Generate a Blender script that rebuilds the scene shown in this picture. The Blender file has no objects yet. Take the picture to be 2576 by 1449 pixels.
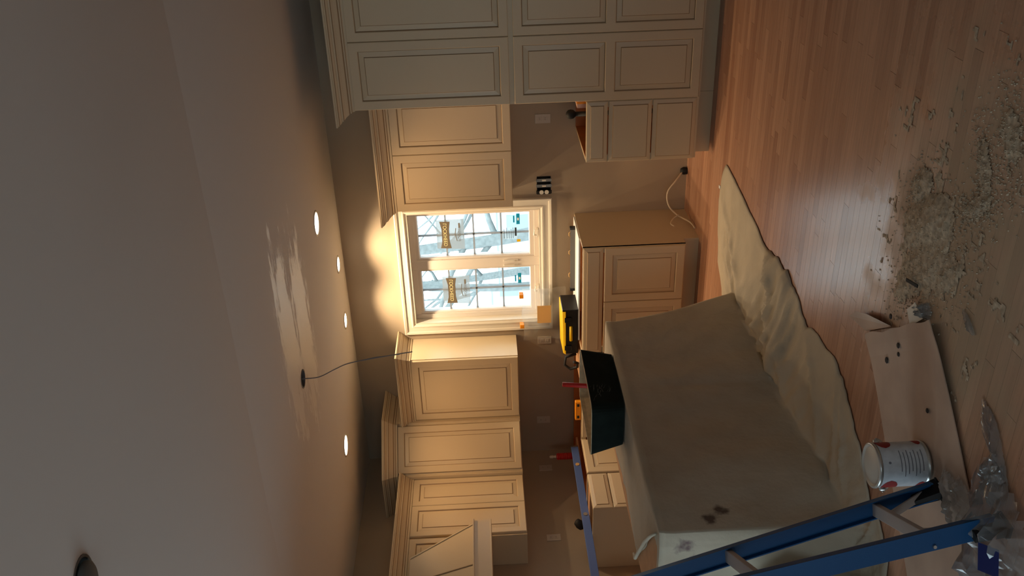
import bpy, bmesh, math, random
from mathutils import Vector, Matrix, noise
random.seed(7)
S = bpy.context.scene
C = S.collection
PI = math.pi

# ------------------------------------------------------------------ camera
# the photograph is a portrait shot stored on its side: world "up" points to image left
F_PX, YAW, PITCH, ROLL, EYE = 2313.6, 0.50505, -0.02194, -0.04549, 1.557
fw = Vector((-math.sin(YAW)*math.cos(PITCH), math.cos(YAW)*math.cos(PITCH), math.sin(PITCH)))
rt = Vector((math.cos(YAW), math.sin(YAW), 0)); up = rt.cross(fw)
r2 = rt*math.cos(ROLL) + up*math.sin(ROLL)
u2 = up*math.cos(ROLL) - rt*math.sin(ROLL)
cam_d = bpy.data.cameras.new('camera'); cam = bpy.data.objects.new('camera', cam_d); C.objects.link(cam)
cx_, cy_, cz_ = -u2, r2, -fw                       # image right = world down, image up = portrait right
cam.matrix_world = Matrix(((cx_.x, cy_.x, cz_.x, 0), (cx_.y, cy_.y, cz_.y, 0), (cx_.z, cy_.z, cz_.z, EYE), (0, 0, 0, 1)))
cam_d.sensor_fit = 'HORIZONTAL'; cam_d.sensor_width = 36.0
cam_d.lens = F_PX/2576*36.0; cam_d.clip_start = 0.05; cam_d.clip_end = 400
S.camera = cam

# ------------------------------------------------------------------ light and exposure
S.view_settings.view_transform = 'Standard'; S.view_settings.look = 'None'
S.view_settings.exposure = 0.0; S.view_settings.gamma = 1.0
S.view_settings.use_curve_mapping = False
SKY = 5.6                                           # overcast winter sky
LAMP_W = 50.0                                       # warm recessed lamps
W = bpy.data.worlds.new('overcast_sky'); S.world = W; W.use_nodes = True
bg = W.node_tree.nodes['Background']
bg.inputs['Color'].default_value = (0.70, 0.89, 1.0, 1); bg.inputs['Strength'].default_value = SKY

def portal(name, loc, rot, sx, sy):
    d = bpy.data.lights.new(name, 'AREA'); d.shape = 'RECTANGLE'; d.size = sx; d.size_y = sy
    d.cycles.is_portal = True
    o = bpy.data.objects.new(name, d); C.objects.link(o); o.location = loc; o.rotation_euler = rot
portal('kitchen_window_portal', (-3.47, 6.84, 1.68), (-PI/2, 0, 0), 1.1, 1.15)
portal('rear_window_portal_offscreen', (-.8, -2.44, 1.35), (PI/2, 0, 0), 1.6, 1.5)
portal('patio_door_portal_offscreen', (-5.45, .5, 1.08), (0, -PI/2, 0), 2.1, 2.2)

# ------------------------------------------------------------------ materials
def srgb(r, g, b):
    f = lambda c: (c/255/12.92) if c/255 <= .04045 else ((c/255+.055)/1.055)**2.4
    return (f(r), f(g), f(b), 1)
MATS = {}
def mat(name, col, rough=.5, metal=0.0, spec=.5, noise_amt=0, noise_scale=20, bump=0, bump_scale=60, **kw):
    m = bpy.data.materials.new(name); m.use_nodes = True; MATS[name] = m
    nt = m.node_tree; b = nt.nodes['Principled BSDF']
    b.inputs['Base Color'].default_value = col; b.inputs['Roughness'].default_value = rough
    b.inputs['Metallic'].default_value = metal; b.inputs['Specular IOR Level'].default_value = spec
    for k, v in kw.items(): b.inputs[k].default_value = v
    tc = nt.nodes.new('ShaderNodeNewGeometry')
    if noise_amt:
        n = nt.nodes.new('ShaderNodeTexNoise'); n.inputs['Scale'].default_value = noise_scale; n.inputs['Detail'].default_value = 5
        nt.links.new(tc.outputs['Position'], n.inputs['Vector'])
        mp = nt.nodes.new('ShaderNodeMapRange'); mp.inputs[1].default_value = .3; mp.inputs[2].default_value = .7
        mp.inputs[3].default_value = 1-noise_amt; mp.inputs[4].default_value = 1+noise_amt
        nt.links.new(n.outputs['Fac'], mp.inputs[0])
        mx = nt.nodes.new('ShaderNodeVectorMath'); mx.operation = 'SCALE'; mx.inputs[0].default_value = col[:3]
        nt.links.new(mp.outputs[0], mx.inputs['Scale']); nt.links.new(mx.outputs[0], b.inputs['Base Color'])
    if bump:
        n2 = nt.nodes.new('ShaderNodeTexNoise'); n2.inputs['Scale'].default_value = bump_scale; n2.inputs['Detail'].default_value = 4
        nt.links.new(tc.outputs['Position'], n2.inputs['Vector'])
        bm_ = nt.nodes.new('ShaderNodeBump'); bm_.inputs['Strength'].default_value = bump; bm_.inputs['Distance'].default_value = .01
        nt.links.new(n2.outputs['Fac'], bm_.inputs['Height']); nt.links.new(bm_.outputs[0], b.inputs['Normal'])
    return m
def emis(name, col, s):
    m = bpy.data.materials.new(name); m.use_nodes = True; MATS[name] = m
    b = m.node_tree.nodes['Principled BSDF']; b.inputs['Base Color'].default_value = col
    b.inputs['Emission Color'].default_value = col; b.inputs['Emission Strength'].default_value = s
    return m
def film(name, col, transp, rough=.15, gl=.25):
    """clear plastic / glass: mostly transparent with some sheen and a little diffuse body"""
    m = bpy.data.materials.new(name); m.use_nodes = True; MATS[name] = m
    nt = m.node_tree; nt.nodes.clear(); N = nt.nodes.new
    out = N('ShaderNodeOutputMaterial'); t = N('ShaderNodeBsdfTransparent'); g = N('ShaderNodeBsdfGlossy'); d = N('ShaderNodeBsdfDiffuse'); tr = N('ShaderNodeBsdfTranslucent')
    t.inputs[0].default_value = (.97, .985, .985, 1); g.inputs['Roughness'].default_value = rough
    d.inputs[0].default_value = col; tr.inputs[0].default_value = col
    a = N('ShaderNodeMixShader'); a.inputs[0].default_value = .5
    nt.links.new(d.outputs[0], a.inputs[1]); nt.links.new(tr.outputs[0], a.inputs[2])
    b2 = N('ShaderNodeMixShader'); b2.inputs[0].default_value = transp
    nt.links.new(a.outputs[0], b2.inputs[1]); nt.links.new(t.outputs[0], b2.inputs[2])
    fr = N('ShaderNodeLayerWeight'); fr.inputs[0].default_value = gl
    c = N('ShaderNodeMixShader'); nt.links.new(fr.outputs['Fresnel'], c.inputs[0])
    nt.links.new(b2.outputs[0], c.inputs[1]); nt.links.new(g.outputs[0], c.inputs[2]); nt.links.new(c.outputs[0], out.inputs[0])
    return m

mat('cream_paint', srgb(206, 187, 156), .38, bump=.04, bump_scale=140)
mat('glaze', srgb(154, 128, 98), .5)
mat('cabinet_wood', srgb(176, 108, 58), .5, noise_amt=.18, noise_scale=9)
mat('wall_paint', srgb(172, 154, 132), .75, noise_amt=.03, noise_scale=3, bump=.05, bump_scale=200)
mat('trim_paint', srgb(226, 217, 201), .35)
mat('vinyl_white', srgb(226, 216, 206), .35)
mat('outlet_plastic', srgb(196, 182, 164), .4)
mat('white_plastic', srgb(225, 218, 206), .35)
mat('black_plastic', srgb(22, 21, 22), .4)
mat('dark_stain', srgb(40, 30, 26), .8)
mat('yellow_plastic', srgb(235, 190, 20), .4)
mat('orange_plastic', srgb(240, 150, 20), .4)
mat('red_plastic', srgb(200, 36, 30), .4)
mat('grey_metal', srgb(120, 118, 114), .4, .6)
mat('chrome', srgb(190, 190, 188), .25, .9)
mat('blue_level', srgb(86, 110, 170), .4)
mat('ladder_blue', srgb(0, 76, 130), .45, bump=.05, bump_scale=300)
mat('ladder_grey', srgb(176, 164, 158), .5)
mat('rubber', srgb(18, 17, 18), .7)
mat('bin_green', srgb(26, 34, 31), .9, spec=.15, noise_amt=.25, noise_scale=14)
mat('plaster_smear', srgb(200, 182, 150), .85, noise_amt=.15, noise_scale=30)
mat('plaster_dull', srgb(104, 108, 102), .9)
mat('cardboard', srgb(186, 158, 138), .85, noise_amt=.12, noise_scale=5)
mat('paper_white', srgb(232, 234, 234), .7)
mat('can_label', srgb(205, 208, 214), .55, noise_amt=.1, noise_scale=40)
mat('can_grey_print', srgb(128, 130, 140), .6)
mat('can_red', srgb(150, 14, 20), .5)
mat('can_metal', srgb(200, 198, 194), .3, .7)
mat('can_lid', srgb(206, 200, 190), .4, .15)
mat('cable_white', srgb(220, 205, 180), .5)
mat('cable_grey', srgb(128, 126, 128), .5)
mat('plywood', srgb(196, 150, 112), .6, noise_amt=.12, noise_scale=12)
mat('sawdust', srgb(180, 160, 136), .95, noise_amt=.3, noise_scale=55)
mat('tan_card', srgb(205, 165, 110), .7)
mat('sticker_brown', srgb(110, 98, 80), .6)
mat('sticker_cream', srgb(240, 226, 170), .6)
mat('sticker_grey', srgb(120, 118, 112), .6)
mat('sticker_blue', srgb(0, 150, 200), .5)
mat('sticker_dark', srgb(50, 60, 70), .5)
mat('bark', srgb(120, 122, 118), .9, noise_amt=.2, noise_scale=12)
mat('snow', srgb(240, 244, 248), .9)
mat('brush_ground', srgb(108, 116, 118), .95, noise_amt=.35, noise_scale=.6)
mat('far_wood', srgb(150, 160, 160), .95, noise_amt=.3, noise_scale=1.2)
mat('house_siding', srgb(226, 231, 233), .8)
mat('house_window', srgb(150, 170, 180), .3)
mat('smoke_shell', srgb(90, 92, 90), .6)
mat('blue_print', srgb(10, 32, 96), .4)
mat('pink_box', srgb(222, 190, 178), .7)
mat('strap_grey', srgb(100, 96, 92), .6)
film('glass', (.8, .9, .92, 1), .985, .02, .12)
film('muntin_film', (.42, .42, .42, 1), .07, .4, .05)
film('clear_plastic', (.88, .90, .94, 1), .76, .14, .40)
film('frosted_bag', (.88, .86, .82, 1), .74, .2, .2)
film('sticker_film', (.34, .35, .34, 1), .07, .4, .1)
emis('lamp_lens', (1.0, .86, .62, 1), 14.0)

# ceiling: flat paint with bare, glossier skim-coat patches round the junction box
def ceiling_mat():
    m = mat('ceiling_paint', srgb(216, 210, 204), .8); nt = m.node_tree; b = nt.nodes['Principled BSDF']; N = nt.nodes.new; L = nt.links.new
    g = N('ShaderNodeNewGeometry')
    def band(cx, cy, rx, ry, sc, thr):
        mp = N('ShaderNodeVectorMath'); mp.operation = 'SUBTRACT'; mp.inputs[1].default_value = (cx, cy, 2.74); L(g.outputs['Position'], mp.inputs[0])
        dv = N('ShaderNodeVectorMath'); dv.operation = 'DIVIDE'; dv.inputs[1].default_value = (rx, ry, 50); L(mp.outputs[0], dv.inputs[0])
        ln = N('ShaderNodeVectorMath'); ln.operation = 'LENGTH'; L(dv.outputs[0], ln.inputs[0])
        sp = N('ShaderNodeVectorMath'); sp.operation = 'MULTIPLY'; sp.inputs[1].default_value = (5.0, 21.0, 1); L(g.outputs['Position'], sp.inputs[0])
        nz = N('ShaderNodeTexNoise'); nz.inputs['Scale'].default_value = sc; nz.inputs['Detail'].default_value = 9; nz.inputs['Roughness'].default_value = .72; L(sp.outputs[0], nz.inputs['Vector'])
        ad = N('ShaderNodeMath'); ad.operation = 'MULTIPLY_ADD'; ad.inputs[1].default_value = 2.6; L(nz.outputs['Fac'], ad.inputs[0]); L(ln.outputs['Value'], ad.inputs[2])
        r = N('ShaderNodeMapRange'); r.inputs[1].default_value = thr; r.inputs[2].default_value = thr+.12; r.inputs[3].default_value = 1; r.inputs[4].default_value = 0; L(ad.outputs[0], r.inputs[0])
        return r.outputs[0]
    a = band(-2.86, 4.56, .78, .23, .8, 2.05); c = band(-2.98, 4.97, .74, .25, .7, 2.05)
    mx = N('ShaderNodeMath'); mx.operation = 'MAXIMUM'; L(a, mx.inputs[0]); L(c, mx.inputs[1])
    rr = N('ShaderNodeMapRange'); rr.inputs[3].default_value = .8; rr.inputs[4].default_value = .36; L(mx.outputs[0], rr.inputs[0]); L(rr.outputs[0], b.inputs['Roughness'])
    mc = N('ShaderNodeMix'); mc.data_type = 'RGBA'; L(mx.outputs[0], mc.inputs[0]); mc.inputs[6].default_value = srgb(216, 210, 204); mc.inputs[7].default_value = srgb(232, 228, 222)
    L(mc.outputs[2], b.inputs['Base Color'])
ceiling_mat()

# oak strip floor: per-plank tone in the attribute "tone", grain along X, dust film near the sawdust
def oak_mat():
    m = mat('oak_strip', srgb(170, 116, 80), .34); nt = m.node_tree; b = nt.nodes['Principled BSDF']; N = nt.nodes.new; L = nt.links.new
    g = N('ShaderNodeNewGeometry'); at = N('ShaderNodeAttribute'); at.attribute_name = 'tone'
    off = N('ShaderNodeVectorMath'); off.operation = 'MULTIPLY'; off.inputs[1].default_value = (2.2, 38, 1); L(g.outputs['Position'], off.inputs[0])
    cmb = N('ShaderNodeCombineXYZ'); sc = N('ShaderNodeMath'); sc.operation = 'MULTIPLY'; sc.inputs[1].default_value = 37; L(at.outputs['Fac'], sc.inputs[0]); L(sc.outputs[0], cmb.inputs[2])
    ad = N('ShaderNodeVectorMath'); L(off.outputs[0], ad.inputs[0]); L(cmb.outputs[0], ad.inputs[1])
    nz = N('ShaderNodeTexNoise'); nz.inputs['Scale'].default_value = 2.2; nz.inputs['Detail'].default_value = 5; L(ad.outputs[0], nz.inputs['Vector'])
    r1 = N('ShaderNodeValToRGB'); r1.color_ramp.elements[0].color = srgb(166, 120, 96); r1.color_ramp.elements[1].color = srgb(196, 150, 122)
    r1.color_ramp.elements[0].position = .05; r1.color_ramp.elements[1].position = .95
    L(at.outputs['Fac'], r1.inputs[0])
    gr = N('ShaderNodeMapRange'); gr.inputs[1].default_value = .35; gr.inputs[2].default_value = .7; gr.inputs[3].default_value = .86; gr.inputs[4].default_value = 1.07; L(nz.outputs['Fac'], gr.inputs[0])
    ml = N('ShaderNodeVectorMath'); ml.operation = 'SCALE'; L(r1.outputs[0], ml.inputs[0]); L(gr.outputs[0], ml.inputs['Scale'])
    # dust trodden round the pile
    sb = N('ShaderNodeVectorMath'); sb.operation = 'SUBTRACT'; sb.inputs[1].default_value = (-1.42, 2.62, 0); L(g.outputs['Position'], sb.inputs[0])
    dv = N('ShaderNodeVectorMath'); dv.operation = 'DIVIDE'; dv.inputs[1].default_value = (.75, .62, 10); L(sb.outputs[0], dv.inputs[0])
    ln = N('ShaderNodeVectorMath'); ln.operation = 'LENGTH'; L(dv.outputs[0], ln.inputs[0])
    dn = N('ShaderNodeTexNoise'); dn.inputs['Scale'].default_value = 5; dn.inputs['Detail'].default_value = 6; L(g.outputs['Position'], dn.inputs['Vector'])
    da = N('ShaderNodeMath'); da.operation = 'MULTIPLY_ADD'; da.inputs[1].default_value = 1.6; L(dn.outputs['Fac'], da.inputs[0]); L(ln.outputs['Value'], da.inputs[2])
    dr = N('ShaderNodeMapRange'); dr.inputs[1].default_value = 1.15; dr.inputs[2].default_value = 1.95; dr.inputs[3].default_value = .7; dr.inputs[4].default_value = 0; L(da.outputs[0], dr.inputs[0])
    mx = N('ShaderNodeMix'); mx.data_type = 'RGBA'; L(dr.outputs[0], mx.inputs[0]); L(ml.outputs[0], mx.inputs[6]); mx.inputs[7].default_value = srgb(178, 158, 130)
    L(mx.outputs[2], b.inputs['Base Color'])
    rr = N('ShaderNodeMapRange'); rr.inputs[2].default_value = .7; rr.inputs[3].default_value = .27; rr.inputs[4].default_value = .8; L(dr.outputs[0], rr.inputs[0]); L(rr.outputs[0], b.inputs['Roughness'])
oak_mat()

# canvas drop cloth with a few paint stains
def canvas_mat():
    m = mat('canvas', srgb(164, 148, 122), .95, spec=.15); nt = m.node_tree; b = nt.nodes['Principled BSDF']; N = nt.nodes.new; L = nt.links.new
    g = N('ShaderNodeNewGeometry')
    nz = N('ShaderNodeTexNoise'); nz.inputs['Scale'].default_value = 6; nz.inputs['Detail'].default_value = 6; L(g.outputs['Position'], nz.inputs['Vector'])
    r1 = N('ShaderNodeValToRGB'); r1.color_ramp.elements[0].color = srgb(178, 167, 148); r1.color_ramp.elements[1].color = srgb(204, 193, 174); L(nz.outputs['Fac'], r1.inputs[0])
    col = r1.outputs[0]
    n2 = N('ShaderNodeTexNoise'); n2.inputs['Scale'].default_value = 22; n2.inputs['Detail'].default_value = 4; L(g.outputs['Position'], n2.inputs['Vector'])
    for (p, r, c) in (((-2.90, 2.86, .78), .065, (96, 66, 82)), ((-2.96, 2.85, .75), .05, (96, 66, 82)), ((-2.845, 2.97, .66), .06, (70, 44, 40)), ((-2.845, 3.02, .60), .05, (70, 44, 40))):
        sb = N('ShaderNodeVectorMath'); sb.operation = 'DISTANCE'; sb.inputs[1].default_value = p; L(g.outputs['Position'], sb.inputs[0])
        ad = N('ShaderNodeMath'); ad.operation = 'MULTIPLY_ADD'; ad.inputs[1].default_value = r*1.6; L(n2.outputs['Fac'], ad.inputs[0]); L(sb.outputs['Value'], ad.inputs[2])
        mr = N('ShaderNodeMapRange'); mr.inputs[1].default_value = r*1.15; mr.inputs[2].default_value = r*1.6; mr.inputs[3].default_value = .8; mr.inputs[4].default_value = 0; L(ad.outputs[0], mr.inputs[0])
        mx = N('ShaderNodeMix'); mx.data_type = 'RGBA'; L(mr.outputs[0], mx.inputs[0]); L(col, mx.inputs[6]); mx.inputs[7].default_value = srgb(*c); col = mx.outputs[2]
    L(col, b.inputs['Base Color'])
    n3 = N('ShaderNodeTexNoise'); n3.inputs['Scale'].default_value = 9; n3.inputs['Detail'].default_value = 7; L(g.outputs['Position'], n3.inputs['Vector'])
    bp = N('ShaderNodeBump'); bp.inputs['Strength'].default_value = .35; bp.inputs['Distance'].default_value = .03; L(n3.outputs['Fac'], bp.inputs['Height']); L(bp.outputs[0], b.inputs['Normal'])
canvas_mat()

# ------------------------------------------------------------------ mesh helpers (all coordinates are world metres)
class MB:
    def __init__(s, M=None): s.v = []; s.f = []; s.m = []; s.M = M
    def add(s, vs, fs, mi=0):
        o = len(s.v); s.v += [Vector(p) for p in vs]
        for f in fs: s.f.append([o+i for i in f]); s.m.append(mi)
        return s
    def box(s, x0, x1, y0, y1, z0, z1, mi=0):
        vs = [(x0,y0,z0),(x1,y0,z0),(x1,y1,z0),(x0,y1,z0),(x0,y0,z1),(x1,y0,z1),(x1,y1,z1),(x0,y1,z1)]
        return s.add(vs, [(3,2,1,0),(4,5,6,7),(0,1,5,4),(1,2,6,5),(2,3,7,6),(3,0,4,7)], mi)
    def hexa(s, b, t, mi=0):
        n = len(b)
        fs = [tuple(range(n-1, -1, -1)), tuple(range(n, 2*n))] + [(i, (i+1) % n, n+(i+1) % n, n+i) for i in range(n)]
        return s.add(list(b)+list(t), fs, mi)
    def prism(s, poly, z0, z1, mi=0): return s.hexa([(p[0], p[1], z0) for p in poly], [(p[0], p[1], z1) for p in poly], mi)
    def bar(s, a, b, w, h, upv=(0, 0, 1), mi=0):
        a = Vector(a); b = Vector(b); d = (b-a).normalized(); x = d.cross(Vector(upv)).normalized(); y = x.cross(d)
        q = [(-w/2, -h/2), (w/2, -h/2), (w/2, h/2), (-w/2, h/2)]
        return s.hexa([a+x*i+y*j for i, j in q], [b+x*i+y*j for i, j in q], mi)
    def tube(s, pts, rad, n=8, mi=0, cap=True):
        pts = [Vector(p) for p in pts]; o = len(s.v); k = len(pts); px = None
        for i, p in enumerate(pts):
            d = (pts[min(i+1, k-1)]-pts[max(i-1, 0)]).normalized()
            if px is None: px = d.orthogonal().normalized()
            px = (px-d*px.dot(d)).normalized(); py = d.cross(px); r = rad[i] if isinstance(rad, (list, tuple)) else rad
            for j in range(n): s.v.append(p+px*r*math.cos(2*PI*j/n)+py*r*math.sin(2*PI*j/n))
        for i in range(k-1):
            for j in range(n):
                s.f.append([o+i*n+j, o+i*n+(j+1) % n, o+(i+1)*n+(j+1) % n, o+(i+1)*n+j]); s.m.append(mi)
        if cap:
            s.f.append([o+j for j in range(n-1, -1, -1)]); s.m.append(mi); s.f.append([o+(k-1)*n+j for j in range(n)]); s.m.append(mi)
        return s
    def lathe(s, c, prof, n=32, mi=0, axis=None, mis=None):
        """prof: list of (r, z) about a vertical axis through c"""
        o = len(s.v); c = Vector(c)
        for r, z in prof:
            for j in range(n): s.v.append(c+Vector((r*math.cos(2*PI*j/n), r*math.sin(2*PI*j/n), z)))
        for i in range(len(prof)-1):
            for j in range(n):
                s.f.append([o+i*n+j, o+i*n+(j+1) % n, o+(i+1)*n+(j+1) % n, o+(i+1)*n+j]); s.m.append(mis[i] if mis else mi)
        return s
    def rings(s, rects, mis, P, last=None):
        """nested rectangles: rects = (a0,a1,c0,c1,depth); P maps (a, depth, c) -> world"""
        o = len(s.v)
        for a0, a1, c0, c1, d in rects: s.v += [P(a0, d, c0), P(a1, d, c0), P(a1, d, c1), P(a0, d, c1)]
        for i in range(len(rects)-1):
            for j in range(4):
                k = (j+1) % 4
                s.f.append([o+4*i+j, o+4*i+k, o+4*i+4+k, o+4*i+4+j]); s.m.append(mis[i])
        if last is not None: q = o+4*(len(rects)-1); s.f.append([q, q+1, q+2, q+3]); s.m.append(last)
        return s
    def sweep(s, path, prof, mis):
        """path: plan points (x,y), outside on the right-hand side; prof: (out, z)"""
        P2 = [Vector((p[0], p[1])) for p in path]; o = len(s.v); n = len(prof); k = len(P2)
        for i, p in enumerate(P2):
            ds = []
            if i > 0: ds.append((P2[i]-P2[i-1]).normalized())
            if i < k-1: ds.append((P2[i+1]-P2[i]).normalized())
            ns = [Vector((d.y, -d.x)) for d in ds]; nn = sum(ns, Vector((0, 0))).normalized(); sc = 1/max(.3, nn.dot(ns[0]))
            for out, z in prof: q = p+nn*out*sc; s.v.append(Vector((q.x, q.y, z)))
        for i in range(k-1):
            for j in range(n-1):
                s.f.append([o+i*n+j, o+(i+1)*n+j, o+(i+1)*n+j+1, o+i*n+j+1]); s.m.append(mis[j])
        s.f.append([o+j for j in range(n-1, -1, -1)]); s.m.append(mis[0]); s.f.append([o+(k-1)*n+j for j in range(n)]); s.m.append(mis[0])
        return s
    def build(s, name, mats, parent=None, org=None, smooth=False, bevel=0, fixn=True):
        if isinstance(mats, str): mats = [mats]
        off = Vector((0, 0, 0)); p = parent
        while p is not None: off += p.location; p = p.parent
        if org is not None: off = off+Vector(org) if parent is None else off
        me = bpy.data.meshes.new(name)
        me.from_pydata([tuple((s.M @ q if s.M else q)-off) for q in s.v], [], s.f)
        for mm in mats: me.materials.append(MATS[mm])
        for i, pl in enumerate(me.polygons): pl.material_index = s.m[i]; pl.use_smooth = smooth
        if fixn:
            bm = bmesh.new(); bm.from_mesh(me); bmesh.ops.recalc_face_normals(bm, faces=bm.faces); bm.to_mesh(me); bm.free()
        o = bpy.data.objects.new(name, me); C.objects.link(o); o.parent = parent
        if org is not None and parent is None: o.location = org
        if bevel:
            b = o.modifiers.new('bevel', 'BEVEL'); b.width = bevel; b.segments = 2; b.limit_method = 'ANGLE'
        return o
def tag(o, label=None, cat=None, group=None, kind=None):
    if label: o['label'] = label
    if cat: o['category'] = cat
    if group: o['group'] = group
    if kind: o['kind'] = kind
    return o
def empty(name, loc, label=None, cat=None, group=None, kind=None):
    o = bpy.data.objects.new(name, None); C.objects.link(o); o.location = loc; o.empty_display_size = .1
    return tag(o, label, cat, group, kind)
def struct(o, label=None): o['kind'] = 'structure'; (label and o.__setitem__('label', label)); return o

# ------------------------------------------------------------------ room shell
XL, YW, ZC, XR, YB, YF = -5.39, 6.65, 2.74, 2.2, -2.4, 3.59     # left wall, window wall, ceiling, right wall, back wall, ceiling fold
OX0, OX1, OZ0, OZ1 = -3.985, -2.965, 1.145, 2.215               # kitchen window opening
b = MB()
for (x0, x1, z0, z1) in ((XL-.2, OX0, -.1, 3.3), (OX1, -2.85, -.1, 3.3), (-2.70, XR+.2, -.1, 3.3), (-2.85, -2.70, -.1, 1.06), (-2.85, -2.70, 1.17, 3.3), (OX0, OX1, -.1, OZ0), (OX0, OX1, OZ1, 3.3)): b.box(x0, x1, YW, YW+.2, z0, z1)
b.box(-2.85, -2.70, YW+.08, YW+.2, 1.06, 1.17)
struct(b.build('wall_window', 'wall_paint'), 'taupe painted wall with the window and upper cabinets')
struct(MB().box(XL-.2, XL, YB-.2, -.6, -.1, 3.6).box(XL-.2, XL, 1.6, YW, -.1, 3.6).box(XL-.2, XL, -.6, 1.6, 2.13, 3.6).box(XL-.2, XL, -.6, 1.6, -.1, .03).build('wall_left', 'wall_paint'), 'taupe painted wall behind the range hood')
struct(MB().box(XR, XR+.2, YB-.2, YW, -.1, 3.6).build('wall_right', 'wall_paint'))
b = MB()                                                         # back wall, behind the camera, with a wide window opening
for (x0, x1, z0, z1) in ((XL-.2, -1.6, -.1, 3.6), (0, XR+.2, -.1, 3.6), (-1.6, 0, -.1, .6), (-1.6, 0, 2.1, 3.6)): b.box(x0, x1, YB-.2, YB, z0, z1)
struct(b.build('wall_back', 'wall_paint'))
KS = -.10                                                       # near ceiling slopes gently down from the fold
b = MB().box(XL, XR, YF, YW, ZC, ZC+.15)
ceil = struct(b.build('ceiling', 'ceiling_paint'), 'plain painted ceiling with bare plaster patches')
YE = 1.2; ze = ZC+KS*(YF-YE)                                      # slopes down to YE, then runs level over the living area
pr = [(YF, ZC), (YE, ze), (YB, ze), (YB, ZC+.15), (YF, ZC+.15)]
near_ceil = MB().hexa([(XL, y, z) for y, z in pr], [(XR, y, z) for y, z in pr]).build('near_ceiling', 'ceiling_paint', ceil)
def cut(o, cutter):
    """cut a real opening into o"""
    c = cutter.build('cutter', 'ceiling_paint'); m = o.modifiers.new('opening', 'BOOLEAN'); m.operation = 'DIFFERENCE'; m.solver = 'EXACT'; m.object = c
    bpy.context.view_layer.update()
    me = bpy.data.meshes.new_from_object(o.evaluated_get(bpy.context.evaluated_depsgraph_get())); o.modifiers.clear(); o.data = me
    bpy.data.objects.remove(c)
JX, JY = -3.18, 4.722                                            # junction box
HX_, HY_ = -1.617, 1.587; HZ_ = ZC+KS*(YF-HY_)                   # empty can light
MH = Matrix.Translation((HX_, HY_, HZ_)) @ Matrix.Rotation(-math.atan(KS), 4, 'X') @ Matrix.Scale(.86, 4)
cut(ceil, MB().tube([(JX, JY, ZC-.05), (JX, JY, ZC+.06)], .053, 32))
cut(near_ceil, MB(MH).tube([(0, 0, -.05), (0, 0, .10)], .075, 36))

# floor: sub-floor slab plus oak strips; the largest-looking strips are separate pieces
floor = struct(MB().box(XL, XR, YB, YW, -.12, -.018).build('floor', 'plywood'), 'reddish oak strip floor, dusty')
PW = .057
def project(p):
    v = Vector(p)-Vector((0, 0, EYE)); c = v.dot(fw)
    return (1288-F_PX*v.dot(u2)/c, 724.5-F_PX*v.dot(r2)/c, c)
planks = []; rest = []
y = YB
while y < YW-1e-4:
    y1 = min(y+PW, YW); x = XL-random.random()*.9
    while x < XR:
        x1 = x+random.choice((.35, .5, .65, .8, .95, 1.15))*random.uniform(.85, 1.15)
        r_ = (max(x, XL), min(x1, XR), y, y1)
        if r_[1]-r_[0] > .02:
            mx_, my_ = (r_[0]+r_[1])/2, (y+y1)/2; score = -1
            if my_ > .3:
                u_, v_, c_ = project((mx_, my_, 0))
                if c_ > .5 and u_ < 2600 and -60 < v_ < 1500 and mx_ > -2.85: score = (r_[1]-r_[0])/(c_*c_)
            (planks if score > 0 else rest).append((score, r_))
        x = x1
    y = y1
planks.sort(reverse=True); rest += planks[280:]; planks = planks[:280]
def tone_attr(me, vals):
    a = me.attributes.new('tone', 'FLOAT', 'POINT'); a.data.foreach_set('value', vals)
def tone():
    t = random.betavariate(2.6, 2.2)
    return .02 if random.random() < .035 else t
G = .0006
for s_, (x0, x1, y0, y1) in planks:
    o = MB().box(x0+G, x1-G, y0+G, y1-G, -.018, 0).build('plank', 'oak_strip', floor, fixn=False)
    tone_attr(o.data, [tone()]*8)
b = MB(); vals = []
for s_, (x0, x1, y0, y1) in rest: b.box(x0+G, x1-G, y0+G, y1-G, -.018, 0); vals += [tone()]*8
o = b.build('plank_field', 'oak_strip', floor, fixn=False); o['kind'] = 'stuff'; tone_attr(o.data, vals)

# window and glazed door outside the view (give the cool daylight on the pantry and floor)
rw = empty('window_2', (-.8, YB-.1, .6), 'living room window', None, None, 'structure')
MB().rings([(-1.6, 0, .6, 2.1, YB-.14), (-1.6, 0, .6, 2.1, YB-.06), (-1.54, -.06, .66, 2.04, YB-.06), (-1.54, -.06, .66, 2.04, YB-.14)], [0]*3, lambda a, d, c: Vector((a, d, c))).build('frame', 'vinyl_white', rw)
MB().box(-.83, -.77, YB-.14, YB-.06, .66, 2.04).build('mullion', 'vinyl_white', rw)
for (x0, x1) in ((-1.54, -.83), (-.77, -.06)): MB().box(x0, x1, YB-.105, YB-.099, .66, 2.04).build('pane', 'glass', rw)
dr = empty('door_1', (XL-.1, .5, .03), 'glazed patio door', None, None, 'structure')
MB().rings([(-.6, 1.6, .03, 2.13, XL-.14), (-.6, 1.6, .03, 2.13, XL-.06), (-.53, 1.53, .1, 2.06, XL-.06), (-.53, 1.53, .1, 2.06, XL-.14)], [0]*3, lambda a, d, c: Vector((d, a, c))).build('frame', 'vinyl_white', dr)
MB().box(XL-.14, XL-.06, .45, .55, .1, 2.06).build('mullion', 'vinyl_white', dr)
for (y0, y1) in ((-.53, .45), (.55, 1.53)): MB().box(XL-.105, XL-.099, y0, y1, .1, 2.06).build('pane', 'glass', dr)

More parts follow.
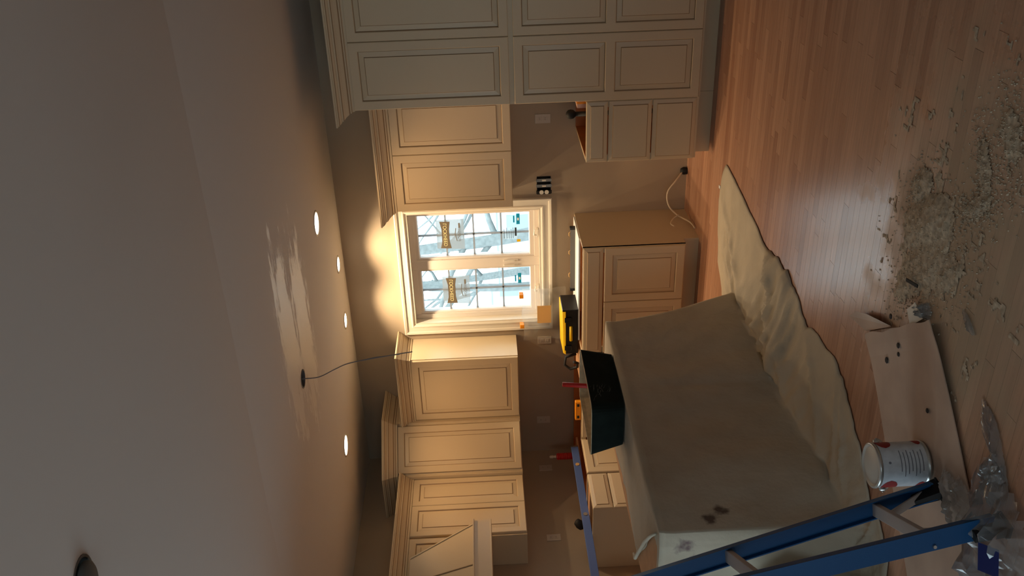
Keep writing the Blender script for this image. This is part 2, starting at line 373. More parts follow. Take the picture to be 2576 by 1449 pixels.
# ------------------------------------------------------------------ kitchen window
win = empty('window_1', (-3.47, YW, OZ0), 'double casement window with white grilles above the sink cabinet', None, None, 'structure')
prof = [(0, 0), (0, -.010), (.012, -.018), (.020, -.018), (.024, -.012), (.062, -.014), (.066, -.022), (.082, -.026), (.088, -.022), (.090, 0)]
b = MB(); CO = .0
rects = [(OX0-d_, OX1+d_, OZ0-d_, OZ1+d_, YW+z_) for d_, z_ in prof]
b.rings(rects, [0]*(len(prof)-1), lambda a, d, c: Vector((a, d, c)))
b.build('casing', 'trim_paint', win)
b = MB(); t = .012
for (x0, x1, z0, z1) in ((OX0, OX0+t, OZ0, OZ1), (OX1-t, OX1, OZ0, OZ1), (OX0+t, OX1-t, OZ0, OZ0+t), (OX0+t, OX1-t, OZ1-t, OZ1)): b.box(x0, x1, YW-.008, YW+.17, z0, z1)
b.build('jamb', 'trim_paint', win)
GX = ((-3.912, -3.532), (-3.405, -3.035)); GZ0, GZ1 = 1.236, 2.132; YG = 6.765
b = MB()                                                        # fixed frame and the wide centre mullion
for (x0, x1, z0, z1) in ((OX0+t, GX[0][0]-.02, OZ0+t, OZ1-t), (GX[1][1]+.02, OX1-t, OZ0+t, OZ1-t), (GX[0][1]+.022, GX[1][0]-.022, OZ0+t, OZ1-t)): b.box(x0, x1, YG-.045, YG+.05, z0, z1)
for (x0, x1) in ((GX[0][0]-.02, GX[0][1]+.022), (GX[1][0]-.022, GX[1][1]+.02)):
    b.box(x0, x1, YG-.045, YG+.05, OZ0+t, GZ0-.04); b.box(x0, x1, YG-.045, YG+.05, GZ1+.03, OZ1-t)
b.build('frame', 'vinyl_white', win, bevel=.003)
for gi, (g0, g1) in enumerate(GX):
    b = MB(); e = .022
    b.rings([(g0-e, g1+e, GZ0-.042, GZ1+.032, YG+.03), (g0-e, g1+e, GZ0-.042, GZ1+.032, YG-.035), (g0-.006, g1+.006, GZ0-.006, GZ1+.006, YG-.035), (g0, g1, GZ0, GZ1, YG-.022), (g0, g1, GZ0, GZ1, YG+.03)], [0]*4, lambda a, d, c: Vector((a, d, c)))
    sash = b.build('sash', 'vinyl_white', win)
    xm = (g0+g1)/2; zs = [GZ0+(GZ1-GZ0)*k/4 for k in range(5)]
    MB().box(xm-.007, xm+.007, YG-.004, YG+.012, GZ0, GZ1).build('muntin', 'muntin_film', sash)
    for z in zs[1:4]: MB().box(g0, g1, YG-.004, YG+.012, z-.007, z+.007).build('muntin', 'muntin_film', sash)
    for k in range(4):
        for (a0, a1) in ((g0, xm-.007), (xm+.007, g1)): MB().box(a0, a1, YG+.003, YG+.006, zs[k]+.007*(k > 0), zs[k+1]-.007*(k < 3)).build('pane', 'glass', sash)
    # crank operator on the sill
    xc = g0+.19 if gi == 0 else g0+.20
    cr = MB().box(xc-.035, xc+.035, YG-.085, YG-.045, GZ0-.075, GZ0-.058).tube([(xc-.02, YG-.07, GZ0-.058), (xc-.015, YG-.075, GZ0-.040), (xc+.035, YG-.08, GZ0-.045)], [.008, .008, .006], 8).build('crank', 'white_plastic', win, bevel=.002)
# sash lock lever at the mullion
for k in (0, 1):
    xx = -3.495+.04*k
    MB().box(xx-.006, xx+.006, YG-.062, YG-.045, 1.36, 1.45).box(xx-.010, xx+.010, YG-.052, YG-.045, 1.33, 1.37).build('lock_lever', 'white_plastic', win, bevel=.002)

def text_mesh(name, body, size, mirror, loc, matname, parent, sx=1.0):
    cu = bpy.data.curves.new(name, 'FONT'); cu.body = body; cu.size = size; cu.align_x = 'CENTER'; cu.align_y = 'CENTER'; cu.extrude = .0002; cu.offset = 0
    o = bpy.data.objects.new(name+'_src', cu); C.objects.link(o); bpy.context.view_layer.update()
    me = bpy.data.meshes.new_from_object(o.evaluated_get(bpy.context.evaluated_depsgraph_get())); bpy.data.objects.remove(o)
    off = Vector((0, 0, 0)); p = parent
    while p is not None: off += p.location; p = p.parent
    for v in me.vertices:
        x, y_, z = v.co; v.co = Vector((loc[0]+(-x if mirror else x)*sx, loc[1]+z, loc[2]+y_))-off
    me.materials.clear(); me.materials.append(MATS[matname])
    o = bpy.data.objects.new(name, me); C.objects.link(o); o.parent = parent
    return o
# maker's film labels on the glass (printed to be read from outside, so reversed from here)
for gi, (g0, g1) in enumerate(GX):
    xm = (g0+g1)/2+(-.008 if gi == 0 else .006); z1 = 1.985 if gi else 1.965; z0 = z1-.225; ys = YG-.010; w = .135
    s = MB().add([(xm-w, ys, z0), (xm+w, ys, z0), (xm+w*.98, ys, z1), (xm-w*.9, ys, z1)], [(0, 1, 2, 3)])
    lab = tag(s.build('window_sticker', 'sticker_film', org=(xm, ys, z0), fixn=False),
              'window maker label film on the pane %s' % ('beside the hanging plastic bag' if gi == 0 else 'next to the upper cabinet'), 'sticker', 'window label films')
    zt = z1-.035; zb = zt-.075
    MB().add([(xm-.122, ys-.001, zb-.006), (xm-.06, ys-.001, zb+.006), (xm+.05, ys-.001, zb+.006), (xm+.115, ys-.001, zb-.004), (xm+.118, ys-.001, zt+.006), (xm+.05, ys-.001, zt-.008), (xm-.06, ys-.001, zt-.008), (xm-.12, ys-.001, zt+.006)], [tuple(range(8))]).build('band', 'sticker_brown', lab, fixn=False)
    text_mesh('lettering', 'LOCKHEED', .042, True, (xm, ys-.0025, (zt+zb)/2), 'sticker_cream', lab, .95)
    text_mesh('lettering', 'WINDOW', .034, True, (xm-.005, ys-.0025, zb-.078), 'sticker_grey', lab, .75)
    zr = zb-.038
    MB().add([(xm-.06, ys-.001, zr-.014), (xm, ys-.001, zr), (xm+.055, ys-.001, zr-.008), (xm+.055, ys-.001, zr-.014), (xm, ys-.001, zr-.006), (xm-.06, ys-.001, zr-.020)], [(0, 1, 4, 5), (1, 2, 3, 4)]).box(xm+.055, xm+.10, ys-.0015, ys-.001, zb-.085, zb-.070).build('roof_mark', 'sticker_grey', lab, fixn=False)
    # small blue label lower down
    xb = (g0+g1)/2+.085+(.035 if gi else -.005); zb2 = GZ0+.085
    bl = tag(MB().box(xb-.047, xb+.047, ys-.001, ys, zb2-.014, zb2+.014).build('blue_label', 'sticker_blue', org=(xb, ys, zb2-.014)),
             'small bright blue label low on the pane %s' % ('beside the hanging plastic bag' if gi == 0 else 'next to the upper cabinet'), 'sticker', 'blue pane labels')
    MB().box(xb-.013, xb+.010, ys-.0025, ys-.0015, zb2-.007, zb2+.007).build('mark', 'paper_white', bl)
    MB().box(xb-.03, xb+.03, ys-.0025, ys-.0015, zb2+.028, zb2+.040).build('print_line', 'sticker_blue', bl)
g0, g1 = GX[1]; xm = (g0+g1)/2; ys = YG-.010
rl = tag(MB().box(xm-.055, xm+.045, ys-.001, ys, 1.33, 1.45).build('rating_label', 'frosted_bag', org=(xm, ys, 1.33)), 'clear energy rating label with fine print on the window pane', 'sticker')
b = MB().box(xm-.03, xm+.045, ys-.003, ys-.002, 1.335, 1.350)
for k, z in enumerate((1.362, 1.378, 1.395, 1.413, 1.435)): b.box(xm-.05, xm+.045-.012*(k % 3), ys-.003, ys-.002, z, z+.0035)
b.build('print', 'sticker_dark', rl)
yb_ = tag(MB().box(xm-.085, xm-.062, ys-.001, ys, 1.305, 1.335).build('yellow_label', 'yellow_plastic', org=(xm-.07, ys, 1.305)), 'tiny yellow sticker at the bottom of the window pane', 'sticker')

# ------------------------------------------------------------------ cabinets
def plane(o, a, n):
    """maps (a along width, depth outward(-), height) to world; n = outward normal"""
    o = Vector(o); a = Vector(a); n = Vector(n)
    return lambda s, d, c: Vector((o.x+a.x*s-n.x*d, o.y+a.y*s-n.y*d, c))
def door(root, P, a0, a1, c0, c1, panels=None, name='door', st=.056, th=.02):
    """overlay door whose front face is at depth 0 of plane P (depth grows inwards)"""
    g = .0015; a0 += g; a1 -= g; c0 += g; c1 -= g
    panels = panels or [(c0, c1)]
    b = MB()
    b.rings([(a0, a1, c0, c1, th), (a0, a1, c0, c1, .004), (a0+.004, a1-.004, c0+.004, c1-.004, 0)], [0, 0], P)
    f = (a0+.004, a1-.004)
    for k, (p0, p1) in enumerate(panels):
        lo = c0+.004 if k == len(panels)-1 else (p0+panels[k+1][1])/2
        hi = c1-.004 if k == 0 else (p1+panels[k-1][0])/2
        o0 = p0+(st if k == len(panels)-1 else 0); o1 = p1-(st if k == 0 else 0)
        i0, i1 = a0+st, a1-st
        b.rings([(f[0], f[1], lo, hi, 0), (i0, i1, o0, o1, 0), (i0+.004, i1-.004, o0+.004, o1-.004, .0035), (i0+.009, i1-.009, o0+.009, o1-.009, .011)], [0, 0, 1], P)
    d = b.build(name, ['cream_paint', 'glaze'], root)
    for k, (p0, p1) in enumerate(panels):
        o0 = p0+(st if k == len(panels)-1 else 0); o1 = p1-(st if k == 0 else 0); i0, i1 = a0+st+.006, a1-st-.006; o0 += .006; o1 -= .006
        sl = min(.034, (i1-i0)*.2, (o1-o0)*.2)
        MB().rings([(i0, i1, o0, o1, .016), (i0, i1, o0, o1, .0105), (i0+sl, i1-sl, o0+sl, o1-sl, .0055), (i0+sl+.0045, i1-sl-.0045, o0+sl+.0045, o1-sl-.0045, .001)], [0, 0, 1], P, 0).build('raised_panel', ['cream_paint', 'glaze'], d)
    return d
def drawer(root, P, a0, a1, c0, c1, name='drawer_front', th=.02):
    g = .0025; a0 += g; a1 -= g; c0 += g; c1 -= g; e = .026
    return MB().rings([(a0, a1, c0, c1, th), (a0, a1, c0, c1, .012), (a0+.004, a1-.004, c0+.004, c1-.004, .009), (a0+e, a1-e, c0+e, c1-e, .004), (a0+e+.005, a1-e-.005, c0+e+.005, c1-e-.005, .0)], [0, 0, 0, 1], P, 0).build(name, ['cream_paint', 'glaze'], root)
CROWN = [(-.004, 0), (.006, 0), (.006, .012), (.010, .016), (.014, .020), (.014, .028), (.020, .036), (.034, .055), (.048, .068), (.054, .073), (.054, .081), (.064, .087), (.073, .096), (.078, .101), (.078, .108), (.086, .111), (.086, .122), (-.004, .122)]
CM = [0]*17; CM[3] = CM[8] = CM[12] = 1; CM[5] = 1
def crown(root, path, z, h=.122):
    k = h/.122
    return MB().sweep(path, [(o_, z+zz*k) for o_, zz in CROWN], CM).build('crown_moulding', ['cream_paint', 'glaze'], root)
WN = (0, -1)   # outward normal of the window wall units

# tall pantry
R = empty('pantry_cabinet', (-1.43, 6.3, 0), 'tall cream pantry cabinet reaching from toe kick to crown moulding', 'cabinet')
MB().box(-1.88, -.985, 5.922, 6.648, .115, 2.415).build('body', 'cream_paint', R)
MB().box(-1.88, -.985, 6.03, 6.62, .0, .115).build('toe_kick', 'cream_paint', R)
MB().box(-1.88, -.985, 5.912, 5.925, 1.349, 1.381).build('middle_rail', 'cream_paint', R)
P = plane((0, 5.902, 0), (1, 0), WN)
for (a0, a1) in ((-1.88, -1.4325), (-1.4325, -.985)):
    door(R, P, a0, a1, 1.379, 2.408)
    door(R, P, a0, a1, .128, 1.351, [(.752, 1.351), (.128, .695)])
crown(R, [(-1.88, 6.648), (-1.88, 5.91), (-.985, 5.91), (-.985, 6.648)], 2.405)

# open-topped base carcass: front frame, sides, bottom, back
def carcass(R, x0, x1, yf, yb, z0, z1, front='cream_paint'):
    b = MB()
    b.box(x0, x0+.018, yf, yb, z0, z1, 0).box(x1-.018, x1, yf, yb, z0, z1, 0).box(x0+.018, x1-.018, yb-.012, yb, z0, z1, 1).box(x0+.018, x1-.018, yf, yb-.012, z0, z0+.018, 1)
    b.box(x0+.018, x0+.022, yf+.02, yb-.012, z0+.018, z1-.002, 1).box(x1-.022, x1-.018, yf+.02, yb-.012, z0+.018, z1-.002, 1)
    b.build('body', ['cream_paint', 'cabinet_wood'], R)
    MB().box(x0, x0+.045, yf-.001, yf+.018, z0, z1).box(x1-.045, x1, yf-.001, yf+.018, z0, z1).box(x0+.045, x1-.045, yf-.001, yf+.018, z1-.038, z1).box(x0+.045, x1-.045, yf-.001, yf+.018, z0, z0+.03).build('face_frame', 'cream_paint', R)
R = empty('drawer_base_cabinet', (-2.1, 6.3, 0), 'cream three drawer base cabinet with no worktop beside the pantry', 'cabinet')
carcass(R, -2.312, -1.882, 5.922, 6.62, .12, .873)
MB().box(-2.312, -1.882, 6.03, 6.05, 0, .12).box(-2.312, -2.294, 6.05, 6.60, 0, .12).build('toe_kick', 'cream_paint', R)
for (c0, c1) in ((.728, .876), (.432, .726), (.134, .430)): drawer(R, P, -2.316, -1.885, c0, c1)

# sink base cabinet under the window
R = empty('sink_base_cabinet', (-3.48, 6.35, 0), 'cream sink base cabinet with two doors and open top under the window', 'cabinet')
carcass(R, -3.94, -3.026, 6.03, 6.648, .115, .876)
MB().box(-3.94, -3.026, 6.115, 6.135, 0, .115).box(-3.044, -3.026, 6.135, 6.64, 0, .115).build('toe_kick', 'cream_paint', R)
P = plane((0, 6.01, 0), (1, 0), WN)
drawer(R, P, -3.94, -3.026, .722, .874, 'false_drawer_front')
door(R, P, -3.482, -3.028, .12, .716); door(R, P, -3.938, -3.484, .12, .716)

# corner base cabinet and the drawer base along the range wall
XB = -4.77
R = empty('corner_base_cabinet', (-4.6, 6.3, 0), 'cream L-shaped corner base cabinet with open top behind the dark bin', 'cabinet')
b = MB()
b.box(-3.958, -3.942, 6.03, 6.648, .115, .876).box(XL+.002, -3.958, 6.632, 6.648, .115, .876, 1).box(XL+.002, XL+.018, 5.60, 6.632, .115, .876, 1).box(XL+.018, XB-.02, 5.585, 5.601, .115, .876)
b.prism([(XL+.018, 5.601), (XB-.02, 5.601), (XB-.02, 6.03), (-3.958, 6.03), (-3.958, 6.632), (XL+.018, 6.632)], .115, .133, 1)
b.build('body', ['cream_paint', 'cabinet_wood'], R)
MB().box(XB-.02, -3.942, 6.03, 6.048, .836, .876).box(XB-.038, XB-.02, 5.585, 6.048, .836, .876).box(-4.0, -3.942, 6.03, 6.048, .115, .836).box(XB-.038, XB-.02, 5.585, 5.64, .115, .836).build('face_frame', 'cream_paint', R)
MB().box(XB-.12, -3.942, 6.115, 6.135, 0, .115).box(XB-.14, XB-.12, 5.585, 6.135, 0, .115).build('toe_kick', 'cream_paint', R)
door(R, P, XB+.01, -3.945, .12, .872)
PL = plane((XB, 0, 0), (0, 1), (1, 0))
door(R, PL, 5.59, 6.0, .12, .872)

R = empty('range_side_base_cabinet', (-5.08, 5.4, 0), 'cream drawer base cabinet beside the empty range opening', 'cabinet')
b = MB().box(XL+.002, XB-.02, 5.19, 5.208, .0, .876).box(XL+.002, XB-.02, 5.565, 5.583, .115, .876).box(XL+.002, XL+.016, 5.208, 5.565, .115, .876, 1).box(XL+.016, XB-.02, 5.208, 5.565, .115, .133, 1)
b.build('body', ['cream_paint', 'cabinet_wood'], R)
MB().box(XB-.04, XB-.02, 5.208, 5.25, .115, .876).box(XB-.04, XB-.02, 5.53, 5.565, .115, .876).box(XB-.04, XB-.02, 5.25, 5.53, .836, .876).build('face_frame', 'cream_paint', R)
MB().box(XB-.14, XB-.12, 5.208, 5.583, 0, .115).build('toe_kick', 'cream_paint', R)
for (c0, c1) in ((.722, .876), (.43, .72), (.12, .428)): drawer(R, PL, 5.19, 5.583, c0, c1)

# wall cabinets
Z0, Z1 = 1.37, 2.255
R = empty('wall_cabinet', (-2.34, 6.5, Z0), 'cream two door wall cabinet with crown between window and pantry', 'cabinet')
MB().box(-2.80, -1.882, 6.33, 6.648, Z0, Z1-.01).build('body', 'cream_paint', R)
P = plane((0, 6.31, 0), (1, 0), WN)
door(R, P, -2.80, -2.355, Z0, Z1-.02); door(R, P, -2.355, -1.91, Z0, Z1-.02)
crown(R, [(-2.80, 6.648), (-2.80, 6.315), (-1.882, 6.315)], Z1-.02)
R = empty('wall_cabinet', (-4.43, 6.5, Z0), 'cream single door wall cabinet with side panel left of the window casing', 'cabinet')
MB().box(-4.73, -4.13, 6.33, 6.648, Z0, Z1).build('body', 'cream_paint', R)
door(R, P, -4.728, -4.135, Z0, Z1-.005)
crown(R, [(-4.73, 6.315), (-4.13, 6.315), (-4.13, 6.648)], Z1-.005, .115)
# diagonal corner unit, taller
ZD = 2.41
A, B2 = Vector((-4.732, 6.262)), Vector((-5.018, 5.955))
R = empty('corner_wall_cabinet', (-5.1, 6.35, Z0), 'tall cream diagonal corner wall cabinet with raised crown moulding', 'cabinet')
dv = (A-B2).normalized(); nv = Vector((dv.y, -dv.x))
Ai, Bi = A-nv*.022, B2-nv*.022
MB().prism([(XL+.002, 6.648), (XL+.002, B2.y-.006), (Bi.x, B2.y-.006), (Bi.x, Bi.y), (Ai.x, Ai.y), (A.x+.002, Ai.y), (A.x+.002, 6.648)], Z0, ZD).build('body', 'cream_paint', R)
PD = plane((B2.x, B2.y, 0), (dv.x, dv.y), (nv.x, nv.y)); wd = (A-B2).length
door(R, PD, .012, wd-.012, Z0+.002, ZD-.005, st=.052)
crown(R, [(XL+.002, B2.y-.006), (B2.x-.004, B2.y-.006), (A.x+.002, A.y-.004), (A.x+.002, 6.648)], ZD-.005)
# range wall units
XF = -5.06
PW2 = plane((XF, 0, 0), (0, 1), (1, 0))
R = empty('wall_cabinet', (-5.22, 5.61, Z0), 'cream two door wall cabinet between corner cabinet and range hood', 'cabinet')
MB().box(XL+.002, XF-.02, 5.27, 5.945, Z0, Z1+.03).build('body', 'cream_paint', R)
door(R, PW2, 5.625, 5.942, Z0, Z1+.02, st=.05); door(R, PW2, 5.285, 5.625, Z0, Z1+.02, st=.05)
crown(R, [(XF-.005, 5.27), (XF-.005, 5.945)], Z1+.02, .115)
R = empty('bridge_cabinet', (-5.22, 4.77, 1.6), 'cream cabinet over the range, mostly hidden behind the hood', 'cabinet')
MB().box(XL+.002, XF-.02, 4.30, 5.268, 1.665, Z1+.03).build('body', 'cream_paint', R)
door(R, PW2, 4.785, 5.262, 1.67, Z1+.02, st=.05); door(R, PW2, 4.31, 4.783, 1.67, Z1+.02, st=.05)
crown(R, [(XF-.005, 4.30), (XF-.005, 5.268)], Z1+.02, .115)
# hood
HX, H0, H1 = -4.85, 4.33, 5.20
R = empty('range_hood', (-5.0, 4.77, 1.64), 'cream tapered wooden range hood with flat apron', 'hood')
xb_ = XF+.001
MB().box(xb_, HX, H0, H1, 1.645, 1.768).build('apron', 'cream_paint', R)
MB().box(xb_, HX+.012, H0-.012, H1+.012, 1.768, 1.780).box(xb_, HX+.006, H0-.006, H1+.006, 1.640, 1.650).build('apron_trim', 'cream_paint', R, bevel=.003)
bt = [(xb_, H0+.02, 1.78), (HX-.012, H0+.02, 1.78), (HX-.012, H1-.02, 1.78), (xb_, H1-.02, 1.78)]
tp = [(xb_, 4.52, 2.25), (-5.02, 4.52, 2.25), (-5.02, 5.02, 2.25), (xb_, 5.02, 2.25)]
MB().hexa(bt, tp).build('tapered_body', 'cream_paint', R)
for (ya, yt) in ((H0+.026, 4.526), (4.77, 4.77), (H1-.026, 5.014)): MB().bar((HX-.010, ya, 1.78), (-5.018, yt, 2.25), .012 if ya != 4.77 else .006, .006, (1, 0, .4), 0 if ya != 4.77 else 0).build('batten' if ya != 4.77 else 'centre_seam', 'cream_paint' if ya != 4.77 else 'glaze', R)

# ------------------------------------------------------------------ island under a drop cloth
IX0, IX1, IY0, IY1, IZ = -3.44, -2.845, 2.90, 4.66, .885
R = empty('island_cabinet', (-3.14, 3.78, 0), 'kitchen island cabinet hidden under the canvas drop cloth', 'island')
MB().box(IX0+.02, IX1-.04, IY0+.05, IY1-.03, .10, .855).build('body', 'cream_paint', R)
MB().box(IX0+.08, IX1-.10, IY0+.10, IY1-.1, 0, .10).build('toe_kick', 'cream_paint', R)
MB().box(IX0, IX1, IY0, IY1, .855, IZ).build('plywood_top', 'plywood', R)
ST = [  # top inner, top edge, floor base, floor outer edge (plan points)
 ((-3.36,4.50),(-3.30,4.672),(-3.25,4.93),(-3.14,5.22)),
 ((-3.25,4.50),(-3.05,4.672),(-3.00,4.98),(-2.92,5.52)),
 ((-3.25,4.50),(-2.90,4.672),(-2.86,4.98),(-2.52,5.64)),
 ((-3.30,4.45),(-2.836,4.655),(-2.80,4.86),(-2.22,5.53)),
 ((-3.40,4.40),(-2.834,4.42),(-2.80,4.46),(-2.335,4.60)),
 ((-3.38,4.10),(-2.834,4.10),(-2.82,4.10),(-2.30,4.18)),
 ((-3.34,3.80),(-2.834,3.80),(-2.83,3.80),(-2.40,3.86)),
 ((-3.40,3.52),(-2.834,3.46),(-2.82,3.46),(-2.36,3.42)),
 ((-3.43,3.36),(-2.834,3.15),(-2.81,3.15),(-2.52,3.15)),
 ((-2.93,3.00),(-2.834,2.90),(-2.80,2.87),(-2.69,2.90)),
 ((-2.96,2.93),(-2.90,2.888),(-2.90,2.83),(-2.78,2.68)),
 ((-3.16,2.92),(-3.14,2.888),(-3.14,2.81),(-3.10,2.60)),
 ((-3.42,2.92),(-3.42,2.888),(-3.42,2.80),(-3.42,2.58))]
def cat(p0, p1, p2, p3, t):
    return tuple(.5*((2*b_)+(-a_+c_)*t+(2*a_-5*b_+4*c_-d_)*t*t+(-a_+3*b_-3*c_+d_)*t**3) for a_, b_, c_, d_ in zip(p0, p1, p2, p3))
NS = 16; cols = []
for i in range(len(ST)-1):
    for k in range(NS):
        t = k/NS; q = [ST[max(i-1, 0)], ST[i], ST[i+1], ST[min(i+2, len(ST)-1)]]
        col = []
        for j in range(4):
            c_ = cat(q[0][j], q[1][j], q[2][j], q[3][j], t); l_ = tuple(a_+(b_-a_)*t for a_, b_ in zip(q[1][j], q[2][j]))
            w_ = .5 if j > 1 else 0
            col.append(tuple(a_*w_+b_*(1-w_) for a_, b_ in zip(c_, l_)))
        cols.append((i+t, col))
cols.append((len(ST)-1, list(ST[-1])))
NT, NFc, NFl = 8, 26, 30
verts = []
for s_, (ti, te, ba, ou) in cols:
    wig = noise.noise((s_*2.3, 4, 0))
    k_ = 1 if s_ > 3.6 else .3
    ou = (ou[0]+k_*(.03*noise.noise((s_*2.6, 0, 0))+.018*noise.noise((s_*7, 0, 0))), ou[1]+k_*.02*noise.noise((s_*3.4, 9, 0)))
    ti = (ti[0]+.02*noise.noise((s_*3, 3, 1)), ti[1])
    for k in range(NT):
        t = k/NT; x = ti[0]+(te[0]-ti[0])*t; y = ti[1]+(te[1]-ti[1])*t
        verts.append((x, y, IZ+.004+.014*max(0, noise.noise((x*7, y*5, 0)))*(1-t)))
    dx, dy = ou[0]-ba[0], ou[1]-ba[1]; ln = math.hypot(dx, dy) or 1; nx, ny = dx/ln, dy/ln
    zb = .05+.02*wig
    for k in range(NFc):
        t = k/NFc; x = te[0]+(ba[0]-te[0])*t**1.3; y = te[1]+(ba[1]-te[1])*t**1.3; z = IZ+.002-(IZ-zb)*t
        am = (.006+.020*t)*min(1, t*4); wv = noise.noise((s_*1.1+z*.8, z*1.2, 2))+.25*noise.noise((s_*2.6-z*1.5, z*2.0, 5))
        wv -= .5*math.exp(-((s_-5.40)*11)**2)*(1-t)**.3
        out = am*wv + .008*math.exp(-((z-IZ)/.03)**2)
        verts.append((x+nx*out, y+ny*out, z+(.004*math.exp(-(t*9)**2) if k else .004)))
    for k in range(NFl+1):
        t = k/NFl; x = ba[0]+dx*t; y = ba[1]+dy*t
        rdg = lambda f, k_, sd: (1-abs(noise.noise((s_*f+t*k_, t*.7, sd))))**5      # gathered folds running outwards
        rip = rdg(1.5, 1.3, 0); rip2 = rdg(3.1, -1.6, 8)
        amp = math.sin(PI*min(1, .12+t*.88))**.6*(.25+.75*math.exp(-((s_-4.7)/1.5)**2))
        z = .010+zb*(1-t)**2.2+amp*(.070*rip+.036*rip2+.012*max(0, noise.noise((x*6, y*6, 3)))+.015*max(0, noise.noise((s_*1.3, t*2, 6))))
        if t > .93: z = .006+(z-.006)*((1-t)/.07)**.6
        z = max(.006, z)
        verts.append((x, y, z))
row = NT+NFc+NFl+1; faces = []
for i in range(len(cols)-1):
    for k in range(row-1): faces.append((i*row+k, i*row+k+1, (i+1)*row+k+1, (i+1)*row+k))
b = MB().add(verts, faces)
cl = tag(b.build('drop_cloth', 'canvas', org=(-2.84, 3.8, 0), smooth=True, fixn=False), 'beige canvas drop cloth draped over the island and trailing across the floor', 'drop cloth')
so = cl.modifiers.new('thickness', 'SOLIDIFY'); so.thickness = .003; so.offset = 1
MB().box(-2.42, -2.40, 5.60, 5.63, .012, .016).build('care_tag', 'paper_white', cl)
MB().tube([(-3.445, 3.40, IZ+.016), (-3.41, 3.335, IZ+.020), (-3.25, 3.23, IZ+.020), (-3.10, 3.13, IZ+.020), (-2.96, 3.02, IZ+.018), (-2.87, 2.94, IZ+.014)], [.006, .010, .009, .010, .009, .006], 8).build('rolled_hem', 'canvas', cl, smooth=True)

# white sheet leaning at the near end of the island
tag(MB().hexa([(-3.35, 2.53, .0), (-2.93, 2.53, .0), (-2.865, 2.71, .37), (-3.0, 2.76, .49), (-3.35, 2.76, .49)], [(-3.35, 2.536, .0), (-2.93, 2.536, .0), (-2.865, 2.716, .37), (-3.0, 2.766, .49), (-3.35, 2.766, .49)]).build('white_board_sheet', 'paper_white', org=(-3.1, 2.6, 0)), 'smooth white board sheet leaning on the draped end of the island', 'board')

# dark green plastic bin with plaster on it, standing on the cloth
def rrect(x0, x1, y0, y1, r, n=5):
    pts = []
    for cx, cy, a in ((x1-r, y1-r, 0), (x0+r, y1-r, PI/2), (x0+r, y0+r, PI), (x1-r, y0+r, 1.5*PI)):
        for k in range(n+1): pts.append((cx+r*math.cos(a+PI/2*k/n), cy+r*math.sin(a+PI/2*k/n)))
    return pts
zb = IZ+.012; zt = zb+.172
def loft(b, loops, mi):
    o = len(b.v); n = len(loops[0])
    for lp in loops: b.v += [Vector(p) for p in lp]
    for i in range(len(loops)-1):
        for j in range(n): b.f.append([o+i*n+j, o+i*n+(j+1) % n, o+(i+1)*n+(j+1) % n, o+(i+1)*n+j]); b.m.append(mi)
b0 = rrect(-3.14, -2.862, 3.86, 4.38, .045); b1 = rrect(-3.175, -2.838, 3.825, 4.415, .055); b2 = rrect(-3.165, -2.848, 3.835, 4.405, .05); b3 = rrect(-3.13, -2.872, 3.87, 4.37, .04)
R = empty('plastic_bin', (-3.0, 4.12, zb), 'dark green plastic bin smeared with plaster on the draped island', 'bin')
b = MB(); loft(b, [[(x, y, zb) for x, y in b0], [(x, y, zt) for x, y in b1]], 0); b.add([(x, y, zb) for x, y in b0], [tuple(range(len(b0)-1, -1, -1))], 0)
b.build('shell', 'bin_green', R, smooth=False)
b = MB(); loft(b, [[(x, y, zt) for x, y in b1], [(x, y, zt+.003) for x, y in b1], [(x, y, zt+.003) for x, y in b2], [(x, y, zt-.02) for x, y in b2]], 0); b.build('rim', 'plaster_smear', R)
b = MB(); loft(b, [[(x, y, zt-.02) for x, y in b2], [(x, y, zb+.012) for x, y in b3]], 0); b.add([(x, y, zb+.012) for x, y in b3], [tuple(range(len(b3)))], 0); b.build('inside_plaster', 'plaster_smear', R)
rnd = random.Random(3); b = MB()
for k in range(18):                                            # dried plaster smears on the near faces
    yy = 3.90+rnd.random()*.13; zz = zt-.012-abs(rnd.gauss(.02, .045))
    if zz < zb+.01: continue
    q = (zz-zb)/(zt-zb); xx = -2.862+.024*q+.0006; L_ = rnd.uniform(.010, .05); hh = rnd.uniform(.0006, .0020); sl = rnd.uniform(-.25, .1)*L_
    b.add([(xx, yy-L_/2, zz-hh-sl), (xx, yy+L_/2, zz-hh*.2+sl), (xx, yy+L_/2, zz+hh*.2+sl), (xx, yy-L_/2, zz+hh-sl)], [(0, 1, 2, 3)])
o = b.build('plaster_drips', 'plaster_dull', R); o['kind'] = 'stuff'
R = tag(MB().tube([(-2.915, 4.10, zb+.02), (-2.90, 4.105, zb+.16), (-2.885, 4.11, zb+.30)], .013, 10).build('red_stick', 'red_plastic', org=(-2.915, 4.10, zb+.02), smooth=True), 'red plastic rod standing up inside the dark bin', 'rod')

# ------------------------------------------------------------------ things on the base cabinets
tag(MB().box(-3.93, -3.03, 6.20, 6.60, .876, .888).build('white_shelf_board', 'paper_white', org=(-3.48, 6.4, .876)), 'white board laid across the open sink base cabinet', 'board')
R = empty('tool_case', (-3.85, 6.33, .888), 'black tool case with yellow lid and handle on the sink cabinet', 'tool case')
MB().box(-4.06, -3.655, 6.205, 6.44, .888, .985).build('case_bottom', 'black_plastic', R, bevel=.006)
MB().hexa([(-4.065, 6.20, .985), (-3.65, 6.20, .985), (-3.65, 6.445, .985), (-4.065, 6.445, .985)], [(-4.055, 6.21, 1.006), (-3.66, 6.21, 1.014), (-3.66, 6.435, 1.02), (-4.055, 6.435, 1.012)]).build('lid', 'yellow_plastic', R, bevel=.004)
MB().box(-3.665, -3.648, 6.20, 6.445, .888, 1.012).build('end_panel', 'black_plastic', R, bevel=.004)
